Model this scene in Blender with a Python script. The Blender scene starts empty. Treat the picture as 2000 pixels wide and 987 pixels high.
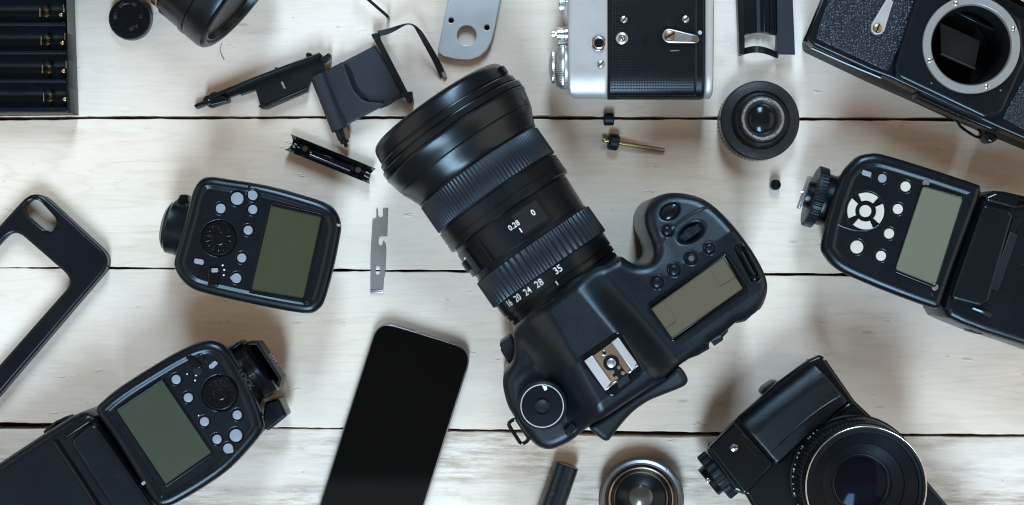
import bpy, math, random
import numpy as np
from mathutils import Vector
from mathutils.geometry import delaunay_2d_cdt

random.seed(7)
SC = bpy.context.scene
COL = SC.collection
PI = math.pi

# ------------------------------------------------------------------ camera, world, lamps, exposure
S0, D, CX, CY = 3.4, 950.0, 1000.0, 493.5      # photo pixels per mm on the table, lens height (mm), photo centre
cd = bpy.data.cameras.new('camera')
cam = bpy.data.objects.new('camera', cd); COL.objects.link(cam)
cam.location = (0, 0, D / 1000)
cd.sensor_fit = 'HORIZONTAL'; cd.sensor_width = 36.0
cd.lens = 36.0 * D / (2000 / S0)
cd.clip_start = 0.01; cd.clip_end = 50
cd.dof.use_dof = True; cd.dof.focus_distance = 0.868; cd.dof.aperture_fstop = 20.0
SC.camera = cam

w = bpy.data.worlds.new('World'); SC.world = w; w.use_nodes = True
bg = w.node_tree.nodes['Background']
bg.inputs['Color'].default_value = (1.0, 0.80, 0.60, 1); bg.inputs['Strength'].default_value = 0.13

def area_lamp(name, loc, sx, sy, power, colour, target=(0, 0, 0)):
    l = bpy.data.lights.new(name, 'AREA'); l.shape = 'RECTANGLE'; l.size = sx; l.size_y = sy
    l.energy = power; l.color = colour
    o = bpy.data.objects.new(name, l); COL.objects.link(o); o.location = loc
    o.rotation_euler = (Vector(target) - Vector(loc)).to_track_quat('-Z', 'Y').to_euler()
    return o
BLUE, WARM = (0.61, 0.82, 1.0), (1.0, 0.85, 0.68)
area_lamp('window_light_north', (0.12, 2.2, 2.45), 0.62, 2.4, 131, BLUE, (0.12, 0, 2.45))
area_lamp('window_light_south', (-0.12, -2.0, 2.8), 0.70, 3.0, 192, BLUE, (-0.12, 0, 2.8))
area_lamp('side_fill_west', (-2.6, 0, 1.5), 3.2, 2.4, 22, WARM, (0, 0, 0.1))  # warm fill lamp added in place of light off the west wall
area_lamp('side_fill_east', (2.6, 0, 1.5), 3.2, 2.4, 29, WARM, (0, 0, 0.1))  # matching warm fill added on the east side
area_lamp('overhead_panel_lamp', (0, -1.004, 2.0), 3.2, 1.2, 4.5, (0.80, 0.90, 1.0), (0, -1.004, 0)).rotation_euler = (0, 0, 0)  # soft panel lamp added for the pale band mirrored on the phone
SC.view_settings.view_transform = 'Standard'; SC.view_settings.look = 'None'
SC.view_settings.exposure = 0.0; SC.view_settings.gamma = 1.0; SC.view_settings.use_curve_mapping = False
SC.cycles.use_denoising = True
SC.cycles.pixel_filter_type = 'BLACKMAN_HARRIS'; SC.cycles.filter_width = 1.1
SC.cycles.max_bounces = 8; SC.cycles.caustics_reflective = False

# ------------------------------------------------------------------ coordinates
def P(px, py, z=0.0):
    k = (D - z) / D
    return ((px - CX) / S0 * k, (CY - py) / S0 * k)
def P3(px, py, z=0.0):
    x, y = P(px, py, z); return (x, y, z)
def L(px, z=0.0): return px / S0 * (D - z) / D
def PO(pts, z): return [P(p[0], p[1], z) for p in pts]

# ------------------------------------------------------------------ 2D outlines
def area(o): return 0.5 * sum(o[i][0] * o[(i + 1) % len(o)][1] - o[(i + 1) % len(o)][0] * o[i][1] for i in range(len(o)))
def ccw(o): return list(o) if area(o) > 0 else list(reversed(o))
def rounded(pts, r, seg=6):
    out = []; n = len(pts)
    for i in range(n):
        p = np.array(pts[i][:2], float); a = np.array(pts[i - 1][:2], float); b = np.array(pts[(i + 1) % n][:2], float)
        rr = pts[i][2] if len(pts[i]) > 2 else r
        u = a - p; v = b - p; lu = np.linalg.norm(u); lv = np.linalg.norm(v); u /= lu; v /= lv
        c = max(-0.9999, min(0.9999, float(u @ v))); half = math.acos(c) / 2
        t = min(rr / math.tan(half), lu * 0.49, lv * 0.49)
        if rr <= 1e-6 or t < 1e-4: out.append(tuple(p)); continue
        for k in range(seg + 1):
            s = k / seg
            q = (1 - s) ** 2 * (p + u * t) + 2 * s * (1 - s) * p + s * s * (p + v * t)
            out.append(tuple(q))
    return out
def spline(pts, sub=6, closed=True):
    P_ = [np.array(p[:2] if len(p) < 3 else p, float) for p in pts]; n = len(P_); out = []
    for i in range(n if closed else n - 1):
        if closed: a, b, c, d = P_[i - 1], P_[i], P_[(i + 1) % n], P_[(i + 2) % n]
        else: a, b, c, d = P_[max(i - 1, 0)], P_[i], P_[i + 1], P_[min(i + 2, n - 1)]
        for k in range(sub):
            t = k / sub
            out.append(tuple(0.5 * ((2 * b) + (c - a) * t + (2 * a - 5 * b + 4 * c - d) * t * t + (3 * b - a - 3 * c + d) * t ** 3)))
    if not closed: out.append(tuple(P_[-1]))
    return out
def circle(c, r, n=40, a0=0): return [(c[0] + r * math.cos(a0 + 2 * PI * i / n), c[1] + r * math.sin(a0 + 2 * PI * i / n)) for i in range(n)]
def pill(a, b, ra, rb=None, n=10):
    rb = ra if rb is None else rb
    t = math.atan2(b[1] - a[1], b[0] - a[0]); o = []
    for i in range(n + 1):
        s = t + PI / 2 + PI * i / n; o.append((a[0] + ra * math.cos(s), a[1] + ra * math.sin(s)))
    for i in range(n + 1):
        s = t - PI / 2 + PI * i / n; o.append((b[0] + rb * math.cos(s), b[1] + rb * math.sin(s)))
    return o
def inset(o, d):
    n = len(o); out = []
    for i in range(n):
        a, p, b = o[i - 1], o[i], o[(i + 1) % n]
        n1 = (-(p[1] - a[1]), p[0] - a[0]); n2 = (-(b[1] - p[1]), b[0] - p[0])
        l1 = math.hypot(*n1) or 1; l2 = math.hypot(*n2) or 1
        m = (n1[0] / l1 + n2[0] / l2, n1[1] / l1 + n2[1] / l2); lm = math.hypot(*m) or 1
        m = (m[0] / lm, m[1] / lm); c = max(0.5, m[0] * n1[0] / l1 + m[1] * n1[1] / l1)
        out.append((p[0] + m[0] * d / c, p[1] + m[1] * d / c))
    return out

# ------------------------------------------------------------------ solids: every function returns (verts, faces) in world mm
def join(*vfs):
    V, F = [], []
    for v, f in vfs:
        b = len(V); V += list(v); F += [tuple(i + b for i in q) for q in f]
    return V, F
def slab(loops, z0, z1, bev=0.4, n=3, draft=0.0):
    if isinstance(loops[0][0], (int, float, np.floating)): loops = [loops]
    loops = [ccw(loops[0])] + [list(reversed(ccw(h))) for h in loops[1:]]
    V, F = [], []; tops, bots = [], []
    for lp in loops:
        rings = [(inset(lp, draft) if draft else lp, z0)]
        if bev > 0:
            for i in range(n + 1):
                a = PI / 2 * i / n
                rings.append((inset(lp, bev * (1 - math.cos(a))) if i else lp, z1 - bev + bev * math.sin(a)))
        else: rings.append((lp, z1))
        m = len(lp); st = []
        for o, z in rings:
            st.append(len(V)); V += [(p[0], p[1], z) for p in o]
        for a, b in zip(st[:-1], st[1:]):
            F += [(a + i, a + (i + 1) % m, b + (i + 1) % m, b + i) for i in range(m)]
        tb = len(V); V += [V[st[-1] + i] for i in range(m)]      # own ring for the flat top, so that it shades flat
        tops += [tb + i for i in range(m)]; bots += [st[0] + i for i in range(m)]
    def cap(idx, flip):
        pts = [Vector((V[i][0], V[i][1])) for i in idx]; ed = []; k = 0
        for lp in loops:
            m = len(lp); ed += [(k + i, k + (i + 1) % m) for i in range(m)]; k += m
        vo, _, fo, ov, _, _ = delaunay_2d_cdt(pts, ed, [], 0, 1e-6, True)
        ex = np.array([(pts[a][0], pts[a][1], pts[b][0], pts[b][1]) for a, b in ed])
        for t in fo:
            q = [ov[i][0] if ov[i] else None for i in t]
            if None in q or len(set(q)) < 3: continue
            cx = sum(pts[i][0] for i in q) / 3; cy = sum(pts[i][1] for i in q) / 3
            up = (ex[:, 1] > cy) != (ex[:, 3] > cy)
            with np.errstate(divide='ignore', invalid='ignore'):
                hit = up & (cx < (ex[:, 2] - ex[:, 0]) * (cy - ex[:, 1]) / (ex[:, 3] - ex[:, 1]) + ex[:, 0])
            if hit.sum() % 2 == 0: continue
            q = tuple(idx[i] for i in q); A_, B_, C_ = (V[i] for i in q)
            sg = (B_[0] - A_[0]) * (C_[1] - A_[1]) - (C_[0] - A_[0]) * (B_[1] - A_[1])
            F.append(q if (sg > 0) != flip else q[::-1])
    cap(tops, False); cap(bots, True)
    return V, F
def frame_of(A):
    A = np.array(A, float); A /= np.linalg.norm(A)
    h = np.array((0, 0, 1.0)) if abs(A[2]) < 0.9 else np.array((1.0, 0, 0))
    e1 = h - A * (h @ A); e1 /= np.linalg.norm(e1); e2 = np.cross(A, e1)
    return A, e1, e2
def lathe(prof, O, A=(0, 0, 1), n=48, rf=None):
    """prof: (radius, height along A); rf(theta, radius, row) may modulate the radius"""
    A, e1, e2 = frame_of(A); O = np.array(O if len(O) == 3 else (O[0], O[1], 0), float)
    V, F, rows = [], [], []
    for k, (r, h) in enumerate(prof):
        if r < 1e-6: rows.append([len(V)]); V.append(tuple(O + A * h)); continue
        row = []
        for i in range(n):
            t = 2 * PI * i / n; q = rf(t, r, k) if rf else r
            row.append(len(V)); V.append(tuple(O + A * h + e1 * q * math.cos(t) + e2 * q * math.sin(t)))
        rows.append(row)
    for a, b in zip(rows[:-1], rows[1:]):
        for i in range(n):
            j = (i + 1) % n
            if len(a) == 1 and len(b) == 1: continue
            if len(a) == 1: F.append((a[0], b[j], b[i]))
            elif len(b) == 1: F.append((a[i], a[j], b[0]))
            else: F.append((a[i], a[j], b[j], b[i]))
    return V, F
def tube(path, r, n=8, closed=False):
    path = [np.array(p, float) for p in path]; m = len(path); V, F = [], []
    e = None
    for i, p in enumerate(path):
        a = path[i - 1] if (i or closed) else p; b = path[(i + 1) % m] if (i < m - 1 or closed) else p
        t = b - a; t /= (np.linalg.norm(t) or 1)
        if e is None: _, e, _ = frame_of(t)
        e = e - t * (e @ t); e /= np.linalg.norm(e); f = np.cross(t, e)
        rr = r[i] if isinstance(r, (list, tuple)) else r
        V += [tuple(p + e * rr * math.cos(2 * PI * k / n) + f * rr * math.sin(2 * PI * k / n)) for k in range(n)]
    for i in range(m if closed else m - 1):
        a, b = i * n, ((i + 1) % m) * n
        F += [(a + k, a + (k + 1) % n, b + (k + 1) % n, b + k) for k in range(n)]
    if not closed: F += [tuple(range(n))[::-1], tuple(range((m - 1) * n, m * n))]
    return V, F
def strip(A_, B_, t=0.3):
    """a thin ribbon between two 3D polylines, with thickness"""
    m = len(A_); V = []
    for a, b in zip(A_, B_): V += [tuple(a), tuple(b)]
    for a, b in zip(A_, B_): V += [(a[0], a[1], a[2] - t), (b[0], b[1], b[2] - t)]
    o = 2 * m; F = []
    for i in range(m - 1):
        a, b, c, d = 2 * i, 2 * i + 1, 2 * i + 3, 2 * i + 2
        F += [(a, b, c, d), (o + a, o + d, o + c, o + b), (a, d, o + d, o + a), (b, o + b, o + c, c)]
    F += [(0, o, o + 1, 1), (2 * m - 2, 2 * m - 1, o + 2 * m - 1, o + 2 * m - 2)]
    return V, F
def bar(a, b, wd, z0, z1, bev=0.3):
    """a straight bar on the table plane between two mm points"""
    t = math.atan2(b[1] - a[1], b[0] - a[0]); nx, ny = -math.sin(t) * wd / 2, math.cos(t) * wd / 2
    return slab([(a[0] + nx, a[1] + ny), (a[0] - nx, a[1] - ny), (b[0] - nx, b[1] - ny), (b[0] + nx, b[1] + ny)], z0, z1, bev)
def ss(a, b, x):
    t = np.clip((x - a) / (b - a), 0, 1); return t * t * (3 - 2 * t)
def hsolid(o, hf, z0, r=4.0, res=0.7, draft=0.0, lip=None):
    """a solid whose top is a height field over the outline o, with rounded rim of radius r and walls down to z0"""
    o = ccw(o); Q = np.array(o); R2 = np.roll(Q, -1, 0)
    x0, y0 = Q.min(0) - res; x1, y1 = Q.max(0) + res
    xs = np.arange(x0, x1 + res, res); ys = np.arange(y0, y1 + res, res)
    X, Y = np.meshgrid(xs, ys)
    def near(X, Y):
        best = np.full(X.shape, 1e9); nx = np.zeros(X.shape); ny = np.zeros(X.shape)
        for a, b in zip(Q, R2):
            d = b - a; l2 = d @ d
            if l2 < 1e-12: continue
            t = np.clip(((X - a[0]) * d[0] + (Y - a[1]) * d[1]) / l2, 0, 1)
            qx = a[0] + t * d[0]; qy = a[1] + t * d[1]; dd = (X - qx) ** 2 + (Y - qy) ** 2
            m = dd < best; best = np.where(m, dd, best); nx = np.where(m, qx, nx); ny = np.where(m, qy, ny)
        return np.sqrt(best), nx, ny
    def inside(X, Y):
        c = np.zeros(X.shape, bool)
        for a, b in zip(Q, R2):
            if a[1] == b[1]: continue
            m = ((a[1] > Y) != (b[1] > Y)) & (X < (b[0] - a[0]) * (Y - a[1]) / (b[1] - a[1]) + a[0]); c ^= m
        return c
    keep = inside(X[:-1, :-1] + res / 2, Y[:-1, :-1] + res / 2)
    ny_, nx_ = X.shape
    cnt = np.zeros(X.shape, int)
    for dy in (0, 1):
        for dx in (0, 1): cnt[dy:ny_ - 1 + dy, dx:nx_ - 1 + dx] += keep
    d, qx, qy = near(X, Y)
    rim = (cnt > 0) & (cnt < 4)
    X = np.where(rim, qx, X); Y = np.where(rim, qy, Y); d = np.where(rim, 0, d)
    dd = np.clip(d, 0, r); drop = r - np.sqrt(np.maximum(r * r - (r - dd) ** 2, 0))
    Z = hf(X, Y, d) - drop
    idx = -np.ones(X.shape, int); used = cnt > 0; idx[used] = np.arange(used.sum())
    V = [tuple(t) for t in np.stack([X[used], Y[used], Z[used]], 1)]
    jj, ii = np.nonzero(keep)
    F = [(idx[j, i], idx[j, i + 1], idx[j + 1, i + 1], idx[j + 1, i]) for j, i in zip(jj, ii)]
    F = [tuple(int(k) for k in f) for f in F]
    edges = {}
    for f in F:
        for a, b in zip(f, f[1:] + f[:1]):
            if (b, a) in edges: del edges[(b, a)]
            else: edges[(a, b)] = 1
    low = {}
    cx, cy = Q.mean(0)
    def lo(i):
        if i not in low:
            low[i] = len(V); x, y, z = V[i]
            l = math.hypot(x - cx, y - cy) or 1
            V.append((x - (x - cx) / l * draft, y - (y - cy) / l * draft, z0))
        return low[i]
    for a, b in list(edges): F.append((b, a, lo(a), lo(b)))
    return V, F
def text_vf(s, size, mapper, bold=0.0, spacing=1.0, narrow=1.0):
    c = bpy.data.curves.new('lettering', 'FONT'); c.body = s; c.size = size; c.align_x = 'CENTER'; c.align_y = 'CENTER'
    c.offset = bold; c.space_character = spacing; c.resolution_u = 3
    o = bpy.data.objects.new('lettering', c); me = o.to_mesh()
    V = [mapper(v.co.x * narrow, v.co.y) for v in me.vertices]; F = [tuple(p.vertices) for p in me.polygons]
    o.to_mesh_clear(); bpy.data.objects.remove(o); bpy.data.curves.remove(c)
    return V, F
def flat_text(s, size, c, ang, z, **k):
    ca, sa = math.cos(ang), math.sin(ang)
    return text_vf(s, size, lambda x, y: (c[0] + x * ca - y * sa, c[1] + x * sa + y * ca, z), **k)

# ------------------------------------------------------------------ objects
LOC = {}
def put(name, vf, mat, parent=None, smooth=True, sharp=30, label=None):
    V, F = vf
    root = parent
    while root is not None and root.parent is not None: root = root.parent
    off = LOC[root.name] if root is not None else (0, 0, 0)
    me = bpy.data.meshes.new(name)
    me.from_pydata([((v[0] - off[0]) / 1000, (v[1] - off[1]) / 1000, (v[2] - off[2]) / 1000) for v in V], [], F)
    me.update()
    if smooth:
        me.polygons.foreach_set('use_smooth', [True] * len(me.polygons))
        me.set_sharp_from_angle(angle=math.radians(sharp))
    me.materials.append(mat)
    o = bpy.data.objects.new(name, me); COL.objects.link(o)
    if parent is not None: o.parent = parent
    if label: o['label'] = label
    return o
def thing(name, label, cat, at, group=None):
    o = bpy.data.objects.new(name, None); COL.objects.link(o); o.empty_display_size = 0.01
    o.location = (at[0] / 1000, at[1] / 1000, 0); LOC[o.name] = (at[0], at[1], 0)
    o['label'] = label; o['category'] = cat
    if group: o['group'] = group
    return o
def single(name, label, cat, vf, mat, at, group=None, **k):
    V, F = vf
    V = [(v[0] - at[0], v[1] - at[1], v[2]) for v in V]
    o = put(name, (V, F), mat, **k); o.location = (at[0] / 1000, at[1] / 1000, 0); LOC[o.name] = (at[0], at[1], 0)
    o['label'] = label; o['category'] = cat
    if group: o['group'] = group
    return o

# ------------------------------------------------------------------ materials
class NT:
    def __init__(s, name):
        s.m = bpy.data.materials.new(name); s.m.use_nodes = True; s.t = s.m.node_tree
        s.b = s.t.nodes['Principled BSDF']; s.co = None
    def n(s, kind, **k):
        x = s.t.nodes.new(kind)
        for a, v in k.items(): setattr(x, a, v)
        return x
    def link(s, a, b): s.t.links.new(a, b)
    def coord(s, sc=(1, 1, 1), rot=(0, 0, 0), loc=(0, 0, 0)):
        if s.co is None: s.co = s.n('ShaderNodeTexCoord')
        m = s.n('ShaderNodeMapping'); m.inputs['Scale'].default_value = sc; m.inputs['Rotation'].default_value = rot; m.inputs['Location'].default_value = loc
        s.link(s.co.outputs['Object'], m.inputs['Vector']); return m.outputs[0]
    def noise(s, scale, vec=None, detail=3, rough=0.5):
        x = s.n('ShaderNodeTexNoise'); x.inputs['Scale'].default_value = scale; x.inputs['Detail'].default_value = detail
        x.inputs['Roughness'].default_value = rough
        s.link(vec if vec is not None else s.coord(), x.inputs['Vector']); return x.outputs['Fac']
    def vor(s, scale, vec=None, feat='F1'):
        x = s.n('ShaderNodeTexVoronoi'); x.feature = feat; x.inputs['Scale'].default_value = scale
        s.link(vec if vec is not None else s.coord(), x.inputs['Vector']); return x.outputs['Distance']
    def ramp(s, fac, a, b, ca=(0, 0, 0, 1), cb=(1, 1, 1, 1)):
        r = s.n('ShaderNodeValToRGB'); r.color_ramp.elements[0].position = a; r.color_ramp.elements[1].position = b
        r.color_ramp.elements[0].color = ca; r.color_ramp.elements[1].color = cb
        s.link(fac, r.inputs[0]); return r.outputs[0]
    def mix(s, f, a, b, mode='MIX'):
        x = s.n('ShaderNodeMix'); x.data_type = 'RGBA'; x.blend_type = mode
        for sock, v in ((x.inputs[0], f), (x.inputs[6], a), (x.inputs[7], b)):
            if isinstance(v, (int, float)): sock.default_value = v
            elif isinstance(v, tuple): sock.default_value = v if len(v) == 4 else (*v, 1)
            else: s.link(v, sock)
        return x.outputs[2]
    def math(s, op, a, b=0.0):
        x = s.n('ShaderNodeMath'); x.operation = op
        for sock, v in ((x.inputs[0], a), (x.inputs[1], b)):
            if isinstance(v, (int, float)): sock.default_value = v
            else: s.link(v, sock)
        return x.outputs[0]
    def bump(s, h, strength, dist=0.0002, prev=None):
        x = s.n('ShaderNodeBump'); x.inputs['Strength'].default_value = strength; x.inputs['Distance'].default_value = dist
        s.link(h, x.inputs['Height'])
        if prev is not None: s.link(prev, x.inputs['Normal'])
        return x.outputs[0]
    def set(s, **k):
        for a, v in k.items():
            sock = s.b.inputs[a.replace('_', ' ')]
            if isinstance(v, (int, float)): sock.default_value = v
            elif isinstance(v, tuple): sock.default_value = v if len(v) == 4 else (*v, 1)
            else: s.link(v, sock)
        return s

def plain(name, base, rough=0.4, metal=0.0, bscale=900, bstr=0.05, dust=0.0, var=0.12, coat=0.0, dist=0.0002, spec=0.5):
    """base colour with gentle mottling, uneven gloss, fine relief and, where it shows, specks of dust"""
    t = NT(name)
    mott = t.noise(60, detail=4)
    lo = tuple(c * (1 - var) for c in base); hi = tuple(min(1, c * (1 + var)) for c in base)
    col = t.mix(mott, lo, hi)
    if dust > 0:
        sp = t.ramp(t.vor(420), 0.035, 0.075, (1, 1, 1, 1), (0, 0, 0, 1))
        gate = t.ramp(t.noise(130, detail=2), 0.52, 0.62)
        f = t.math('MULTIPLY', t.math('MULTIPLY', sp, gate), dust)
        film = t.math('MULTIPLY', t.ramp(t.noise(25, detail=5, rough=0.65), 0.45, 0.8), dust * 0.006)
        col = t.mix(t.math('ADD', f, film), col, (0.34, 0.34, 0.33))
    t.set(Base_Color=col, Metallic=metal)
    rn = t.noise(45, detail=5, rough=0.6)
    x = t.n('ShaderNodeMapRange'); x.inputs[1].default_value = 0.25; x.inputs[2].default_value = 0.75
    x.inputs[3].default_value = max(0.02, rough * 0.82); x.inputs[4].default_value = min(1, rough * 1.2)
    t.link(rn, x.inputs[0]); t.set(Roughness=x.outputs[0])
    if bstr > 0: t.set(Normal=t.bump(t.noise(bscale, detail=3), bstr, dist))
    t.b.inputs['Specular IOR Level'].default_value = spec
    if max(base) < 0.02: t.set(Specular_Tint=(0.72, 0.89, 1.0))     # blue of the window reflections put into the specular tint
    if coat: t.set(Coat_Weight=coat, Coat_Roughness=0.06)
    return t.m

M = {}
M['black'] = plain('black_plastic', (0.0036, 0.0050, 0.0070), 0.27, dust=0.4, bstr=0.06, spec=0.36)
M['body'] = plain('black_textured_shell', (0.0030, 0.0054, 0.0084), 0.30, dust=0.8, bscale=2600, bstr=0.28, dist=0.0003, spec=0.46)
M['lens'] = plain('black_lens_barrel', (0.0042, 0.0050, 0.0060), 0.27, dust=0.3, bscale=3500, bstr=0.10, spec=0.42)
M['gloss'] = plain('black_gloss', (0.0040, 0.0046, 0.0056), 0.15, dust=0.3, bstr=0.03, spec=0.42)
M['rubber'] = plain('black_rubber', (0.0060, 0.0075, 0.0095), 0.44, dust=0.35, bscale=2000, bstr=0.12, spec=0.34)
M['ring'] = plain('black_ring_rubber', (0.0080, 0.0125, 0.0185), 0.32, dust=0.25, bscale=2200, bstr=0.08)
M['matte'] = plain('matte_black_side', (0.0045, 0.0048, 0.0055), 0.42, dust=0.3, bstr=0.08, spec=0.12)
M['dark'] = plain('dark_recess', (0.004, 0.004, 0.0045), 0.6, bstr=0, spec=0.2)
M['cloth'] = plain('shutter_cloth', (0.015, 0.019, 0.025), 0.55, dust=0.5, bscale=1500, bstr=0.15, spec=0.3)
M['bracket'] = plain('black_painted_metal', (0.0065, 0.0065, 0.0070), 0.32, dust=0.3, bstr=0.05, spec=0.35)
M['lcd_warm'] = plain('lcd_warm', (0.094, 0.083, 0.057), 0.18, dust=0.7, bstr=0, var=0.05)
M['lcd_olive'] = plain('lcd_olive', (0.042, 0.046, 0.026), 0.18, dust=0.6, bstr=0, var=0.08)
M['lcd_green'] = plain('lcd_green', (0.037, 0.051, 0.036), 0.18, dust=0.6, bstr=0, var=0.08)
M['lcd_pale'] = plain('lcd_pale', (0.125, 0.132, 0.098), 0.18, dust=0.8, bstr=0, var=0.08)
M['btn_grey'] = plain('grey_button', (0.205, 0.235, 0.275), 0.42, bstr=0.04, var=0.08)
M['btn_white'] = plain('white_button', (0.50, 0.475, 0.43), 0.42, bstr=0.04, var=0.06)
M['white'] = plain('white_print', (0.62, 0.62, 0.60), 0.5, bstr=0, var=0.1)
M['grey'] = plain('grey_print', (0.075, 0.075, 0.075), 0.5, bstr=0, var=0.2)
M['line'] = plain('dark_line', (0.015, 0.013, 0.009), 0.5, bstr=0)
M['chrome'] = plain('chrome', (0.72, 0.73, 0.74), 0.20, 1.0, bstr=0.03)
M['bright'] = plain('pale_painted_rim', (0.58, 0.585, 0.59), 0.36, 0.4, bstr=0)  # pale half-metal paint stands in for the bright reflection of chrome
M['steel'] = plain('brushed_steel', (0.50, 0.495, 0.48), 0.34, 1.0, bstr=0.08)
M['silver'] = plain('satin_silver', (0.455, 0.455, 0.455), 0.42, 0.55, bscale=2500, bstr=0.12, dust=0.15)
M['plate'] = plain('grey_metal_plate', (0.43, 0.475, 0.51), 0.5, 0.45, bscale=1200, bstr=0.08, var=0.16)
M['blade'] = plain('dull_steel_blade', (0.23, 0.22, 0.205), 0.45, 0.4, bstr=0.08)
M['brass'] = plain('brass', (0.46, 0.35, 0.18), 0.32, 1.0, bstr=0.04, var=0.25)
M['copper'] = plain('copper_brown_metal', (0.40, 0.29, 0.21), 0.32, 1.0, bstr=0.05, var=0.35)  # copper-brown metal with mottled tone
def worn_mat():
    t = NT('worn_black_metal'); f = t.math('MULTIPLY', t.ramp(t.noise(420, detail=6, rough=0.75), .55, .70), .16)
    t.set(Base_Color=t.mix(f, (0.010, 0.012, 0.015), (0.17, 0.18, 0.19)), Roughness=0.3, Normal=t.bump(t.noise(900, detail=4), .3, .0003)); return t.m
M['worn'] = worn_mat()
M['phone'] = plain('phone_glass', (0.0012, 0.0012, 0.0014), 0.05, bstr=0, spec=0.42, var=0.1)
M['orange'] = plain('orange_line', (0.42, 0.13, 0.03), 0.45, bstr=0)
M['mirror'] = plain('dim_mirror', (0.013, 0.011, 0.009), 0.35, 0.0, bstr=0.02)
M['edge_steel'] = plain('dark_steel_edge', (0.30, 0.30, 0.305), 0.36, 0.8, bstr=0.03)
M['inner'] = plain('matte_black_baffle', (0.0035, 0.0042, 0.0055), 0.42, bstr=0.04, spec=0.16)

def glass_mat():
    t = NT('coated_glass'); t.set(Base_Color=(0.004, 0.004, 0.006), Roughness=0.10, Specular_IOR_Level=0.10)
    t.set(Specular_Tint=(0.45, 0.6, 1.0)); return t.m
M['glass'] = glass_mat()
def window_glass():
    t = NT('clear_window'); t.set(Base_Color=(0.016, 0.0165, 0.018), Roughness=0.12); return t.m
M['window'] = window_glass()

def pebble(name, scale, strength, rough, base=(0.007, 0.009, 0.012)):
    t = NT(name)
    wv = t.coord()
    v = t.vor(scale, wv, 'F1'); v2 = t.vor(scale * 1.9, wv)
    h = t.math('SUBTRACT', 1.0, t.math('ADD', t.math('MULTIPLY', v, 0.9), t.math('MULTIPLY', v2, 0.25)))
    t.set(Base_Color=base, Roughness=rough, Specular_Tint=(0.72, 0.89, 1.0), Normal=t.bump(h, strength, 0.0006)); return t.m  # specular tint carries the blue of the window light
M['pebble'] = pebble('pebbled_leatherette', 700, 0.75, 0.30)
M['grain'] = pebble('fine_grain_leather', 1900, 0.22, 0.20, (0.0045, 0.0055, 0.007))
def studded():
    t = NT('studded_leatherette'); v = t.coord((1, 1, 1))
    sx = t.n('ShaderNodeSeparateXYZ'); t.link(v, sx.inputs[0]); p = 2 * PI / 0.00152
    a = t.math('SINE', t.math('MULTIPLY', sx.outputs[0], p)); b = t.math('SINE', t.math('MULTIPLY', sx.outputs[1], p))
    h = t.math('MAXIMUM', t.math('MULTIPLY', a, b), -0.2)
    wear = t.noise(40, detail=3)
    t.set(Base_Color=(0.006, 0.0065, 0.0075), Roughness=0.28, Normal=t.bump(t.math('MULTIPLY', h, wear), 1.0, 0.0014)); return t.m
M['studs'] = studded()
def battery_mat():
    t = NT('battery_wrap'); v = t.coord((1, 1, 1))
    n = t.ramp(t.noise(700, v, detail=4, rough=0.7), 0.64, 0.68)
    t.set(Base_Color=t.mix(n, (0.011, 0.012, 0.015), (0.18, 0.19, 0.2)), Roughness=0.24, Specular_Tint=(0.5, 0.8, 1.0)); return t.m  # blue window sheen put into the wrap's specular tint
M['battery'] = battery_mat()

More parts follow.
